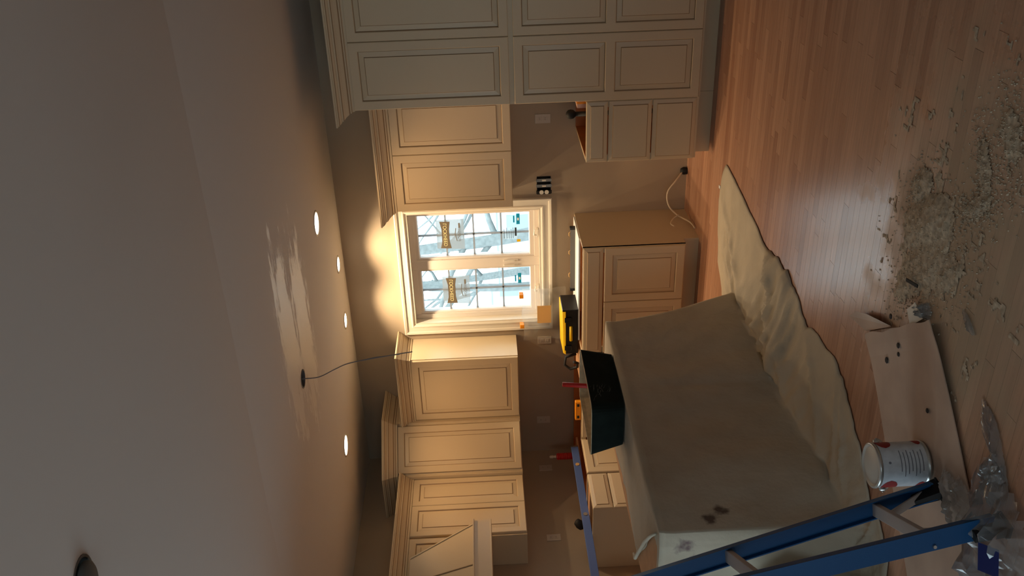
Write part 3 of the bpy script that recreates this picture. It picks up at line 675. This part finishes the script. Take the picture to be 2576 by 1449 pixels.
MB().tube([(-3.93, 6.197, .945), (-3.80, 6.197, .945)], .012, 10).build('handle', 'yellow_plastic', R, smooth=True)
for xx in (-3.74, -4.0): MB().box(xx-.02, xx+.02, 6.192, 6.206, .94, .995).build('latch', 'black_plastic', R, bevel=.003)
R = empty('grey_bar_level', (-3.33, 6.40, .888), 'grey metal bar with dark end caps lying behind the tool case', 'level')
MB().box(-3.60, -3.075, 6.455, 6.48, .888, .925).build('bar', 'grey_metal', R)
MB().box(-3.077, -3.055, 6.45, 6.485, .888, .930).build('end_cap', 'black_plastic', R, bevel=.003)
MB().box(-3.62, -3.598, 6.45, 6.485, .888, .928).build('end_cap', 'black_plastic', R, bevel=.003)
for xx in (-3.12, -3.28, -3.48): MB().tube([(xx-.02, 6.467, .925), (xx-.012, 6.467, .936), (xx+.012, 6.467, .936), (xx+.02, 6.467, .925)], .004, 6).build('clip', 'tan_card', R)
tag(MB().tube([(-4.085, 6.24, .90), (-4.10, 6.22, .985), (-4.16, 6.20, .995), (-4.19, 6.18, .95), (-4.16, 6.16, .899), (-4.11, 6.14, .897), (-4.09, 6.13, .93)], .012, 8).build('black_cable', 'rubber', org=(-4.1, 6.2, .885), smooth=True), 'thick black cable looped beside the tool case', 'cable')
tag(MB().box(-4.25, -4.02, 6.12, 6.40, .872, .884).build('scrap_board', 'plywood', org=(-4.1, 6.25, .872)), 'small plywood scrap under the looped black cable', 'board')

# blue level bridging the range opening along the wall
R = empty('blue_spirit_level', (-5.06, 5.3, .876), 'long blue spirit level lying on edge across the range opening', 'level')
MB().box(-5.075, -5.048, 4.35, 6.26, .876, .936).build('beam', 'blue_level', R, bevel=.002)
for yy in (6.255, 4.345): MB().box(-5.078, -5.045, yy-.006, yy+.012, .8765, .939).build('end_cap', 'chrome', R)
for yy in (6.02, 5.42, 4.7): MB().tube([(-5.080, yy, .906), (-5.043, yy, .906)], .017, 14).build('vial', 'tan_card' if yy > 5.9 else 'chrome', R)
R2 = empty('range_side_base_cabinet', (-5.08, 4.1, 0), 'cream base cabinet on the near side of the range opening', 'cabinet')
MB().box(XL+.002, XB-.02, 3.7, 4.28, .0, .876).build('body', 'cream_paint', R2)
for (c0, c1) in ((.722, .876), (.12, .72)): drawer(R2, PL, 3.7, 4.28, c0, c1)
R = empty('caulk_tube', (-5.2, 6.32, .876), 'orange ribbed sealant tube with cream nozzle standing at the wall corner', 'tube')
b = MB().lathe((-5.2, 6.32, .133), [(0, .0), (.028, 0), (.028, .77)], 14); b = MB(); pr = [(0, .745), (.028, .745)]
for k in range(9): pr += [(.028, .76+k*.018), (.032, .766+k*.018), (.028, .774+k*.018)]
pr += [(.028, .925), (.012, .93)]
b.lathe((-5.2, 6.32, .131), pr, 14).build('body', 'red_plastic', R, smooth=False)
MB().lathe((-5.2, 6.32, .131), [(.012, .93), (.009, .955), (.014, .958), (.012, .985), (0, .99)], 12).build('nozzle', 'cable_white', R, smooth=True)
tag(MB().prism([(-5.3, 6.20), (-5.1, 6.20), (-5.1, 6.45), (-5.3, 6.45)], .860, .8765).build('scrap_board', 'plywood', org=(-5.2, 6.32, .860)), 'plywood scrap under the orange sealant tube', 'board')
R = empty('yellow_box_tool', (-4.5, 5.95, .876), 'small yellow tool with black marks lying on the corner cabinet', 'tool')
MB().box(-4.60, -4.42, 6.035, 6.075, .876, .925).build('body', 'orange_plastic', R, bevel=.006)
for xx in (-4.565, -4.45): MB().box(xx-.012, xx+.012, 6.031, 6.037, .892, .910).build('mark', 'black_plastic', R)
R = empty('black_knob_handle', (-5.2, 5.5, .876), 'short black rubber knob on a stub by the blue level', 'knob')
MB().tube([(-5.22, 5.45, .868), (-5.21, 5.46, .93)], .02, 12).build('stub', 'rubber', R, smooth=True)
MB().tube([(-5.225, 5.455, .915), (-5.213, 5.457, .925), (-5.19, 5.462, .945), (-5.165, 5.468, .97), (-5.16, 5.47, .978)], [.012, .032, .038, .028, .01], 14).build('knob', 'rubber', R, smooth=True)
tag(MB().box(XL+.017, XB-.041, 5.40, 5.50, .858, .876).build('nailer_strip', 'plywood', org=(-5.08, 5.45, .858)), 'plywood strip laid across the range side base cabinet', 'board')
# black fitting and carton inside the drawer base
R = empty('black_ball_fitting', (-2.03, 6.15, .60), 'black ball-topped fitting sticking up out of the drawer base', 'fitting')
MB().tube([(-2.045, 6.15, .14), (-2.045, 6.15, .93)], .017, 12).build('stem', 'rubber', R, smooth=True)
MB().lathe((-2.045, 6.15, .955), [(.0, -.034), (.018, -.032), (.030, -.018), (.034, 0), (.030, .018), (.016, .031), (0, .035)], 18).build('ball', 'rubber', R, smooth=True)
R = empty('open_carton', (-1.98, 6.36, .14), 'pale carton with orange stripe inside the drawer base', 'carton')
MB().box(-2.02, -1.91, 6.20, 6.50, .14, .905).build('carton_body', 'pink_box', R)
MB().box(-1.99, -1.975, 6.196, 6.50, .60, .907).build('stripe', 'orange_plastic', R)

# ------------------------------------------------------------------ wall plates, boxes, loose wire
def outlet(c, n, label):
    """duplex outlet, c = centre on the wall, n = outward normal axis"""
    R = empty('wall_outlet', c, label, 'outlet', 'duplex wall outlets')
    if n == 'y': f = lambda b_, a0, a1, d0, d1, z0, z1: b_.box(c[0]+a0, c[0]+a1, c[1]-d1, c[1]-d0, c[2]+z0, c[2]+z1)
    else: f = lambda b_, a0, a1, d0, d1, z0, z1: b_.box(c[0]+d0, c[0]+d1, c[1]+a0, c[1]+a1, c[2]+z0, c[2]+z1)
    f(MB(), -.036, .036, 0, .006, -.058, .058).build('plate', 'outlet_plastic', R, bevel=.002)
    for s in (-.021, .021): f(MB(), -.016, .016, .006, .008, s-.014, s+.014).build('socket', 'outlet_plastic', R, bevel=.002)
    for s in (-.021, .021):
        for a in (-.006, .006): f(MB(), a-.001, a+.001, .008, .0085, s-.002, s+.007).build('slot', 'black_plastic', R)
outlet((-2.235, YW, 1.118), 'y', 'white duplex outlet on the wall above the drawer base cabinet')
outlet((-4.197, YW, 1.127), 'y', 'white duplex outlet on the wall left of the window above the tool case')
outlet((-5.039, YW, 1.147), 'y', 'pale duplex outlet in the shade under the corner wall cabinet')
outlet((XL, 6.40, 1.150), 'x', 'pale duplex outlet on the range wall above the orange tube')
outlet((XL, 5.535, 1.147), 'x', 'pale duplex outlet on the range wall above the blue level')
R = empty('switch_box', (-2.775, YW, 1.115), 'open black three gang electrical box with bare switches beside the window', 'electrical box')
MB().box(-2.85, -2.70, YW+.072, YW+.08, 1.06, 1.17).box(-2.85, -2.846, YW, YW+.072, 1.06, 1.17).box(-2.704, -2.70, YW, YW+.072, 1.06, 1.17).box(-2.846, -2.704, YW, YW+.072, 1.06, 1.064).box(-2.846, -2.704, YW, YW+.072, 1.166, 1.17).build('box_shell', 'black_plastic', R)
for k, x in enumerate((-2.828, -2.775, -2.728)):
    d = MB().box(x-.012, x+.012, YW-.014, YW-.004, 1.055, 1.175).build('device_yoke', 'chrome' if k else 'black_plastic', R)
    if k == 0:
        for z in (1.095, 1.135): MB().tube([(x, YW-.016, z), (x, YW-.010, z)], .017, 14).build('socket_face', 'white_plastic', d)
    else: MB().box(x-.006, x+.006, YW-.020, YW-.012, 1.10, 1.13).build('toggle', 'white_plastic', d)
pts = [(-2.70, YW-.01, .03), (-2.74, YW-.10, .10), (-2.82, YW-.14, .17), (-2.92, YW-.16, .16), (-2.985, YW-.20, .10), (-2.985, YW-.34, .03), (-2.99, YW-.44, .012)]
def smooth_path(pts, n=6):
    out = []
    for i in range(len(pts)-1):
        q = [pts[max(i-1, 0)], pts[i], pts[i+1], pts[min(i+2, len(pts)-1)]]
        out += [cat(*q, k/n) for k in range(n)]
    return out+[pts[-1]]
R = empty('dishwasher_wire', (-2.8, 6.5, 0), 'loose cream electrical cable curling out of the wall by the sink base', 'wire')
MB().tube(smooth_path(pts), .006, 8).build('cable', 'cable_white', R, smooth=True)
MB().tube(smooth_path([(-2.975, YW-.22, .09), (-2.99, YW-.26, .14), (-3.0, YW-.32, .17), (-3.0, YW-.37, .155)]), .005, 8).build('loose_end', 'cable_white', R, smooth=True)
MB().lathe((-2.70, YW-.012, .0), [(.028, 0), (.030, .03), (.020, .05), (0, .052)], 12).build('grommet', 'rubber', R, smooth=True)

# clear bag hung on the window casing
R = empty('hanging_plastic_bag', (-3.9, 6.60, 1.0), 'clear plastic bag with tan card hung by yellow clips on the window casing', 'plastic bag')
b = MB(); nx_, nz_ = 18, 16; vs = []
for j in range(nz_+1):
    for i in range(nx_+1):
        a = i/nx_; c_ = j/nz_
        vs.append((-3.66-.50*a, 6.600-.02*noise.noise((a*4, c_*4, 1))-.012*math.sin(a*9+c_*4), 1.31-.36*c_+.02*noise.noise((a*3, 2, 0))*(1 if j in (0, nz_) else .3)))
b.add(vs, [(j*(nx_+1)+i, j*(nx_+1)+i+1, (j+1)*(nx_+1)+i+1, (j+1)*(nx_+1)+i) for j in range(nz_) for i in range(nx_)])
b.build('bag_film', 'frosted_bag', R, smooth=True, fixn=False)
MB().box(-3.975, -3.81, 6.562, 6.565, 1.075, 1.19).build('card', 'tan_card', R)
for xx in (-3.722, -4.01): MB().box(xx-.018, xx+.018, 6.572, 6.625, 1.300, 1.335).build('clip', 'orange_plastic', R, bevel=.003)

# ------------------------------------------------------------------ ceiling fittings
def downlight(x, y, r, label):
    R = empty('recessed_light', (x, y, ZC), label, 'ceiling light', 'recessed ceiling lights')
    MB().lathe((x, y, ZC), [(r+.016, .001), (r+.016, -.004), (r+.002, -.006), (r, -.002), (r, .001)], 32).build('trim_ring', 'white_plastic', R, smooth=True)
    MB().lathe((x, y, ZC), [(r, -.003), (0, -.003)], 32).build('lens', 'lamp_lens', R)
    d = bpy.data.lights.new('lamp', 'SPOT'); d.energy = LAMP_W*(1.0 if r > .06 else 1.5); d.color = (1.0, .61, .29) if r > .06 else (1.0, .75, .46); d.spot_size = math.radians(125); d.spot_blend = .75; d.shadow_soft_size = r*.8
    o = bpy.data.objects.new('lamp', d); C.objects.link(o); o.parent = R; o.location = (0, 0, -.012)
downlight(-2.623, 5.784, .075, 'lit recessed ceiling light in front of the two door wall cabinet')
downlight(-3.248, 6.381, .055, 'small lit recessed light over the window, nearer the pantry')
downlight(-3.743, 6.360, .055, 'small lit recessed light over the window, nearer the single door wall cabinet')
downlight(-4.456, 5.676, .075, 'lit recessed ceiling light in front of the corner wall cabinet')
R = empty('junction_box', (-3.18, 4.722, ZC), 'dark open junction box in the ceiling with a dangling grey wire', 'junction box')
MB().lathe((-3.18, 4.722, ZC), [(.060, .001), (.060, -.003), (.052, -.003), (.051, .0), (.051, .05), (0, .05)], 32).build('box_shell', 'strap_grey', R)
MB().tube(smooth_path([(-3.185, 4.722, ZC+.048), (-3.18, 4.722, ZC), (-3.172, 4.722, ZC-.10), (-3.13, 4.735, ZC-.20), (-3.10, 4.745, ZC-.28), (-3.08, 4.75, ZC-.40), (-3.06, 4.755, ZC-.55), (-3.045, 4.76, ZC-.68)]), .0034, 6).build('wire', 'cable_grey', R, smooth=True)
MB().tube([(-3.09, 4.748, ZC-.33), (-3.07, 4.755, ZC-.45), (-3.062, 4.765, ZC-.60)], .003, 6).build('wire', 'cable_grey', R, smooth=True)
# unlit can opening in the near ceiling
hy = HY_; hx = HX_; hz = HZ_
R = empty('unlit_ceiling_can', (hx, hy, hz), 'unfinished round can light opening in the near ceiling', 'ceiling light')
Mt = MH
MB(Mt).lathe((0, 0, 0), [(.082, .002), (.082, -.002), (.074, -.002)], 28).build('plaster_edge', 'strap_grey', R)
MB(Mt).lathe((0, 0, 0), [(.0745, -.001), (.0735, .001), (.0735, .085), (0, .085)], 36).build('can_housing', 'smoke_shell', R, smooth=False)
MB(Mt).lathe((0, 0, 0), [(.064, -.003), (.064, -.014), (.055, -.020), (0, -.022)], 28).build('baffle', 'smoke_shell', R, smooth=True)

# ------------------------------------------------------------------ floor clutter
# cardboard sheet
A0, A1 = Vector((-2.06, 3.19)), Vector((-1.695, 2.70)); D = Vector((-.69, -.70)).normalized()
b = MB(); nu, nv_ = 14, 22; vs = []
for lay in (0, 1):
    for j in range(nv_+1):
        for i in range(nu+1):
            a = i/nu; c_ = j/nv_*1.05; p = A0+(A1-A0)*a+D*c_
            ed = .012*noise.noise((a*5, 0, 0)) if j == 0 else 0
            z = .003+.018*max(0, a-.78)/.22*max(0, 1-c_/.62)+.006*max(0, noise.noise((a*3, c_*3, 4)))+.012*math.exp(-(c_/.08)**2)
            vs.append((p.x-D.x*ed, p.y-D.y*ed, z+.004*lay))
n1 = (nu+1)*(nv_+1); fs = []
q = lambda l, i, j: l*n1+j*(nu+1)+i
for j in range(nv_):
    for i in range(nu): fs += [(q(1, i, j), q(1, i+1, j), q(1, i+1, j+1), q(1, i, j+1)), (q(0, i, j+1), q(0, i+1, j+1), q(0, i+1, j), q(0, i, j))]
for i in range(nu): fs += [(q(0, i, 0), q(0, i+1, 0), q(1, i+1, 0), q(1, i, 0)), (q(1, i, nv_), q(1, i+1, nv_), q(0, i+1, nv_), q(0, i, nv_))]
for j in range(nv_): fs += [(q(0, 0, j+1), q(0, 0, j), q(1, 0, j), q(1, 0, j+1)), (q(1, nu, j+1), q(1, nu, j), q(0, nu, j), q(0, nu, j+1))]
cb = tag(b.add(vs, fs).build('cardboard_sheet', 'cardboard', org=(-2.2, 2.6, 0)), 'brown cardboard sheet lying on the floor under the paint can', 'cardboard')
MB().add([(-2.05, 3.20, .012), (-1.90, 2.99, .014), (-1.93, 3.14, .05), (-1.995, 3.27, .035), (-2.07, 3.36, .02)], [(0, 1, 2, 3, 4)]).build('torn_flap', 'cardboard', cb, fixn=False)
b = MB()
for (x, y, s) in ((-2.05, 2.98, .014), (-1.93, 2.90, .012), (-1.97, 2.90, .01), (-1.86, 3.0, .012), (-2.03, 2.62, .01)): b.lathe((x, y, .012+.008*(x > -1.95)), [(s, 0), (s*.8, .003), (0, .004)], 7)
b.build('dark_spots', 'dark_stain', cb)

# paint can
px_, py_ = -2.232, 2.575; z0 = .013
R = empty('paint_can', (px_, py_, z0), 'white gallon paint can with red marks standing on cardboard', 'paint can')
ra = .083
MB().lathe((px_, py_, z0), [(0, 0), (ra-.003, 0), (ra, .004), (ra, .010), (ra-.003, .012), (ra-.003, .178), (ra, .181), (ra, .188), (ra-.004, .190)], 40).build('can_body', 'can_metal', R, smooth=True)
b = MB(); b.lathe((px_, py_, z0), [(ra-.0025, .014), (ra-.0025, .176)], 48); b.build('label_wrap', 'can_label', R, smooth=True)
MB().lathe((px_, py_, z0), [(ra-.004, .190), (ra-.008, .192), (ra-.012, .184), (ra-.018, .187), (.0, .187)], 40).build('lid', 'can_lid', R, smooth=True)
def decal(a0, a1, zz0, zz1, name, mt, par, oval=False, rr=ra-.0018):
    """patch wrapped on the can; angle 0 faces the camera, positive = to the camera's left"""
    base = math.atan2(-py_, -px_); b = MB(); n = 12; vs = []
    for i in range(n+1):
        t_ = i/n; a = a0+(a1-a0)*t_; h_ = math.sqrt(max(0, 1-(2*t_-1)**2)) if oval else 1; zm = (zz0+zz1)/2; hh = (zz1-zz0)/2*h_
        for z in (zm-hh, zm+hh): vs.append((px_+rr*math.cos(base-a), py_+rr*math.sin(base-a), z0+z))
    b.add(vs, [(2*i, 2*i+2, 2*i+3, 2*i+1) for i in range(n)]); return b.build(name, mt, par, fixn=False)
for (a0, a1, c0, c1) in ((-1.75, -.80, .122, .176), (.80, 1.75, .115, .172), (-1.7, -.95, .012, .040), (.95, 1.7, .012, .045)): decal(a0, a1, c0, c1, 'red_mark', 'can_red', R, True)
for k in range(7): decal(-.62+.1*(k % 2), .35+.12*(k % 3), .030+k*.013, .0335+k*.013, 'print_line', 'can_grey_print', R)
decal(-.12, .0, .146, .156, 'print_mark', 'can_grey_print', R, True)
bs = math.atan2(-py_, -px_); pv = Vector((-math.sin(bs), math.cos(bs), 0)); fv = Vector((math.cos(bs), math.sin(bs), 0)); pc = Vector((px_, py_, z0))
for s in (-1, 1):
    MB().lathe(tuple(pc+pv*s*(ra-.001)+Vector((0, 0, .160))), [(.011, -.008), (.011, .008), (0, .010)], 10).build('bail_ear', 'can_metal', R, smooth=True)
e0 = pc-pv*(ra+.004)+Vector((0, 0, .160)); e1 = pc+pv*(ra+.004)+Vector((0, 0, .160)); pts = []
for k in range(15):
    a = PI*k/14; m_ = (e0+e1)/2; pts.append(m_-pv*math.cos(a)*(ra+.012)-fv*.11*math.sin(a)*.9+Vector((0, 0, -.085*math.sin(a))))
MB().tube(pts, .0028, 6).build('bail_handle', 'can_metal', R, smooth=True)

# stepladder: rear pair of rails in view, front pair with treads beyond the frame
F1, F2 = Vector((-2.24, 2.44, .006)), Vector((-2.065, 2.076, 0)); nL = Vector((-.9, -.433, 0)); wL = (F2-F1).normalized(); HT = 1.78
T1 = F1+nL*.252*HT+wL*.04+Vector((0, 0, HT)); T2 = F2+nL*.20*HT-wL*.045+Vector((0, 0, HT))
R = empty('stepladder', (-2.45, 2.2, 0), 'blue fibreglass stepladder with grey braces standing by the draped island', 'ladder')
def channel(a, b_, inward, name, mt='ladder_blue'):
    a = Vector(a); b_ = Vector(b_); d = (b_-a).normalized(); i_ = (Vector(inward)-d*d.dot(Vector(inward))).normalized(); s_ = d.cross(i_); m = MB()
    w, f, th = .062, .026, .004
    def slab(c_, x, y):
        m.hexa([a+c_+i_*p+s_*q_ for p, q_ in ((-x, -y), (x, -y), (x, y), (-x, y))], [b_+c_+i_*p+s_*q_ for p, q_ in ((-x, -y), (x, -y), (x, y), (-x, y))])
    slab(Vector((0, 0, 0)), th/2, w/2)
    for sg in (-1, 1): slab(i_*f/2+s_*sg*(w/2-th/2), f/2, th/2)
    return m.build(name, mt, R)
channel(F1+Vector((0, 0, .03)), T1, wL, 'rear_rail'); channel(F2+Vector((0, 0, .03)), T2, -wL, 'rear_rail')
lerp = lambda a, b_, t: a+(b_-a)*t
for z in (.235, .765, 1.3):
    p, q2 = lerp(F1, T1, z/HT), lerp(F2, T2, (z-.01)/HT)
    MB().bar(p, q2, .045, .022, (0, 0, 1)).build('cross_brace', 'ladder_grey', R, bevel=.002)
    for e_ in (p, q2): MB().tube([e_-wL*.012+nL*.012, e_+wL*.012+nL*.012], .006, 8).build('rivet', 'chrome', R)
for Fq, Tq, sg in ((F1, T1, 1), (F2, T2, -1)):
    p = lerp(Fq, Tq, .035); q2 = lerp(F1, T1, .235/HT)+(lerp(F2, T2, .225/HT)-lerp(F1, T1, .235/HT))*(.5-.25*sg)
    MB().bar(p+Vector((0, 0, .0)), q2, .006, .030, tuple(nL)).build('diagonal_brace', 'ladder_grey', R)
    MB().box(Fq.x-.022, Fq.x+.022, Fq.y-.038, Fq.y+.038, .0, .014).hexa([Fq+Vector((x, y, .012)) for x, y in ((-.02, -.034), (.02, -.034), (.02, .034), (-.02, .034))], [lerp(Fq, Tq, .06)+Vector((x, y, 0)) for x, y in ((-.012, -.03), (.012, -.03), (.012, .03), (-.012, .03))]).build('foot', 'rubber', R)
G1, G2 = F1+nL*.98-wL*.03, F2+nL*.98+wL*.03; U1, U2 = T1+nL*.10, T2+nL*.10
channel(G1+Vector((0, 0, .02)), U1, wL, 'front_rail'); channel(G2+Vector((0, 0, .02)), U2, -wL, 'front_rail')
for Gq in (G1, G2): MB().box(Gq.x-.03, Gq.x+.03, Gq.y-.03, Gq.y+.03, 0, .05).build('foot', 'rubber', R)
for k in range(1, 6):
    z = k*.295; p, q2 = lerp(G1, U1, z/HT), lerp(G2, U2, z/HT); MB().bar(p, q2, .08, .022, (0, 0, 1)).build('tread', 'ladder_grey', R, bevel=.003)
tc_ = (T1+T2+U1+U2)/4; MB().bar(tc_-wL*.17+Vector((0, 0, .01)), tc_+wL*.17+Vector((0, 0, .01)), .20, .03, (0, 0, 1)).build('top_cap', 'ladder_blue', R, bevel=.005)
for s in (0, 1): MB().bar(lerp((F1, F2)[s], (T1, T2)[s], .62), lerp((G1, G2)[s], (U1, U2)[s], .62), .004, .02, (0, 0, 1)).build('spreader', 'chrome', R)

# crumpled clear film round the ladder foot, strip and scraps
def crumple(name, cx, cy, rx, ry, rot, h, seed, label, mt='clear_plastic', n=34, grp=None, par=None, z0=.004):
    vs = []; fs = []; idx = {}; b = MB()
    for j in range(n+1):
        for i in range(n+1):
            a, c_ = 2*i/n-1, 2*j/n-1; rr = math.hypot(a, c_)
            lim = .82+.25*noise.noise((math.atan2(c_, a)*1.2, seed, 0))
            if rr > lim: continue
            x, y = a*rx, c_*ry; X = cx+x*math.cos(rot)-y*math.sin(rot); Y = cy+x*math.sin(rot)+y*math.cos(rot)
            ns = noise.noise((a*1.9, c_*1.9, seed)); rd = 1-abs(noise.noise((a*3.2, c_*3.2, seed+4))); rd2 = 1-abs(noise.noise((a*7, c_*7, seed+9)))
            z = z0+h*max(0, (.35+.6*ns)*(1-(rr/lim)**3)+.45*rd**3*(1-(rr/lim)**2)+.22*rd2**3-.2)
            idx[(i, j)] = len(vs); vs.append((X, Y, z))
    for j in range(n):
        for i in range(n):
            k = [(i, j), (i+1, j), (i+1, j+1), (i, j+1)]
            if all(t in idx for t in k): fs.append(tuple(idx[t] for t in k))
    o = b.add(vs, fs).build(name, mt, par, org=(cx, cy, 0) if par is None else None, smooth=False, fixn=False)
    if label: tag(o, label, 'plastic film', grp)
    return o
pf = crumple('plastic_film', -2.20, 2.02, .42, .22, .62, .14, 3, 'large crumpled clear plastic wrap with blue print at the ladder foot', z0=.010)
MB().add([(-2.13, 1.925, .085), (-2.055, 1.965, .080), (-2.085, 2.03, .105), (-2.16, 1.99, .11)], [(0, 1, 2, 3)]).build('blue_print', 'blue_print', pf, fixn=False)
crumple('plastic_film', -2.19, 2.29, .17, .10, 1.1, .07, 12, 'small ridged clear film on the cardboard between ladder feet', z0=.016)
crumple('plastic_film', -1.98, 2.18, .12, .07, .3, .06, 22, 'puffed clear film piece beside the near ladder foot')
crumple('plastic_strip', -1.86, 2.24, .17, .055, .95, .02, 31, 'long flat strip of clear film lying beside the cardboard')
crumple('plastic_scrap', -1.60, 2.515, .07, .018, 1.2, .018, 41, 'thin pointed scrap of clear film beside the sawdust')
crumple('plastic_scrap', -1.72, 2.80, .075, .04, 2.0, .05, 51, 'glossy crumpled film scrap on the edge of the sawdust')
tag(MB().hexa([(-1.82, 2.86, .01), (-1.74, 2.78, .012), (-1.70, 2.83, .026), (-1.77, 2.90, .014)], [(-1.82, 2.86, .012), (-1.74, 2.78, .014), (-1.70, 2.83, .028), (-1.77, 2.90, .016)]).build('paper_scrap', 'can_lid', org=(-1.77, 2.85, .01)), 'pale torn paper scrap at the head of the cardboard', 'paper')
tag(MB().bar((-1.655, 2.92, .03), (-1.645, 2.85, .02), .012, .004).build('dark_splinter', 'rubber', org=(-1.65, 2.9, .02)), 'short dark splinter lying on the sawdust', 'splinter')

# sawdust: low heaps with loose crumbs
def heap(name, blobs, label, seed, res=.0085):
    xs = [p[0] for p in blobs]; ys = [p[1] for p in blobs]; m = .28
    x0, x1, y0, y1 = min(xs)-m, max(xs)+m, min(ys)-m, max(ys)+m; nx, ny = int((x1-x0)/res), int((y1-y0)/res)
    def H(x, y):
        v = 0
        for bx, by, rx, ry, a, s in blobs:
            dx, dy = x-bx, y-by; u_ = (dx*math.cos(a)+dy*math.sin(a))/rx; w_ = (-dx*math.sin(a)+dy*math.cos(a))/ry; v = max(v, s*(1-(u_*u_+w_*w_)))
        v += .20*noise.noise((x*5, y*5, seed))+.24*noise.noise((x*14, y*14, seed+2))+.22*noise.noise((x*38, y*38, seed+5))-.14
        return v
    vs = []; idx = {}; fs = []
    for j in range(ny+1):
        for i in range(nx+1):
            x, y = x0+i*res, y0+j*res; h_ = H(x, y)
            if h_ > -.02:
                idx[(i, j)] = len(vs); vs.append((x, y, .0012+max(0, h_)**1.1*.022+.0035*max(0, noise.noise((x*95, y*95, seed)))*(h_ > .02)))
    for j in range(ny):
        for i in range(nx):
            k = [(i, j), (i+1, j), (i+1, j+1), (i, j+1)]
            if all(t in idx for t in k): fs.append(tuple(idx[t] for t in k))
    b = MB().add(vs, fs); rn = random.Random(seed); cnt = 0
    while cnt < 1500:
        bx, by, rx, ry, a, s = rn.choice(blobs); u_, w_ = rn.gauss(0, .75)*rx, rn.gauss(0, .75)*ry
        x, y = bx+u_*math.cos(a)-w_*math.sin(a), by+u_*math.sin(a)+w_*math.cos(a); h_ = H(x, y); s2 = rn.uniform(.0015, .0048); z = .001+max(0, h_)**1.1*.022
        t_ = rn.random()*6.28; vs2 = [(x+s2*math.cos(t_+q_*2.09), y+s2*math.sin(t_+q_*2.09), z) for q_ in range(3)]+[(x, y, z+s2*rn.uniform(.8, 1.6))]
        b.add(vs2, [(0, 1, 3), (1, 2, 3), (2, 0, 3), (2, 1, 0)]); cnt += 1
    o = b.build(name, 'sawdust', org=(blobs[0][0], blobs[0][1], 0), smooth=False, fixn=False)
    return tag(o, label, 'sawdust', None, 'stuff')
heap('sawdust_pile', [(-1.42, 2.90, .22, .115, -.95, 1.0), (-1.56, 2.86, .20, .12, -.6, .8), (-1.68, 2.96, .15, .09, -.6, .6), (-1.52, 2.70, .16, .09, -.6, .45), (-1.32, 3.0, .10, .07, -.8, .7)], 'pile of swept tan sawdust on the oak floor', 2)
heap('sawdust_drift', [(-1.24, 2.63, .11, .05, -.9, .5), (-1.10, 2.64, .12, .05, .6, .45), (-.97, 2.53, .15, .07, .5, .5)], 'smaller swept drift of sawdust beside the main pile', 8)

# ------------------------------------------------------------------ outside
struct(MB().add([(-160, 7.2, -1.6), (80, 7.2, -1.6), (80, 140, -1.0), (-160, 140, -1.0)], [(0, 1, 2, 3)]).build('ground_outside', 'brush_ground', fixn=False), 'pale winter ground outside')
b = MB(); n = 60; vs = []
for j in range(8):
    for i in range(n+1):
        x = -110+130*i/n; t_ = j/7; vs.append((x, 62+t_*34, -1.2+t_*(6.2+2.0*noise.noise((x*.05, 0, 0)))+.7*noise.noise((x*.5, t_*4, 3))))
b.add(vs, [(j*(n+1)+i, j*(n+1)+i+1, (j+1)*(n+1)+i+1, (j+1)*(n+1)+i) for j in range(7) for i in range(n)])
struct(b.build('hill_outside', 'far_wood', fixn=False), 'pale wooded hillside far behind the window')
def tree(x, y, h, r, lean, seed, label):
    rn = random.Random(seed); R = empty('bare_tree', (x, y, -1.3), label, 'tree', 'bare trees outside the window')
    tp = Vector((x+lean*h, y, -1.3+h)); bp = Vector((x, y, -1.5))
    MB().tube([lerp(bp, tp, k/6)+Vector((.12*math.sin(k*1.7), 0, 0)) for k in range(7)], [r*(1-.75*k/6) for k in range(7)], 9).build('trunk', 'bark', R, smooth=True)
    for k in range(13):
        t_ = rn.uniform(.28, .95); p = lerp(bp, tp, t_); a = rn.uniform(-1, 1); L_ = h*rn.uniform(.22, .5)*(1.1-t_*.5); sg = rn.choice((-1, 1))
        d = Vector((sg*rn.uniform(.5, 1), a*.6, rn.uniform(.15, .9))).normalized(); rr = r*(1-.75*t_)*.55; pts = [p]
        for q_ in range(5): pts.append(pts[-1]+d*L_/5); d = (d+Vector((rn.uniform(-.3, .3), rn.uniform(-.3, .3), rn.uniform(-.1, .25)))).normalized()
        MB().tube(pts, [rr*(1-.17*i) for i in range(6)], 6).build('branch', 'bark', R, smooth=True)
tree(-7.6, 16.0, 9.0, .16, -.05, 5, 'bare grey tree close outside the window')
tree(-9.9, 17.5, 8.5, .12, .10, 11, 'thin bare tree outside, nearer the hanging bag side')
tree(-10.8, 26.0, 10, .18, .02, 17, 'bare tree further back on the slope')
tree(-17.0, 32.0, 11, .18, -.04, 23, 'distant bare tree in front of the hillside')
def house(x, y, w, d, h, label):
    R = empty('house', (x, y, -1.2), label, 'house', 'houses beyond the window')
    MB().box(x-w/2, x+w/2, y-d/2, y+d/2, -1.4, h).build('walls', 'house_siding', R)
    MB().hexa([(x-w/2-.3, y-d/2-.3, h), (x+w/2+.3, y-d/2-.3, h), (x+w/2+.3, y+d/2+.3, h), (x-w/2-.3, y+d/2+.3, h)], [(x-w/2-.3, y-.02, h+1.5), (x+w/2+.3, y-.02, h+1.5), (x+w/2+.3, y+.02, h+1.5), (x-w/2-.3, y+.02, h+1.5)]).build('snowy_roof', 'snow', R)
    for k in (-.3, 0, .3): MB().box(x+k*w-.4, x+k*w+.4, y-d/2-.05, y-d/2+.02, h-1.6, h-.5).build('window', 'house_window', R)
house(-19.0, 44, 7, 6, 1.2, 'pale house with white roof beyond the bare trees')
house(-28.5, 50, 8, 6, 1.6, 'second pale white roofed house further along the slope')
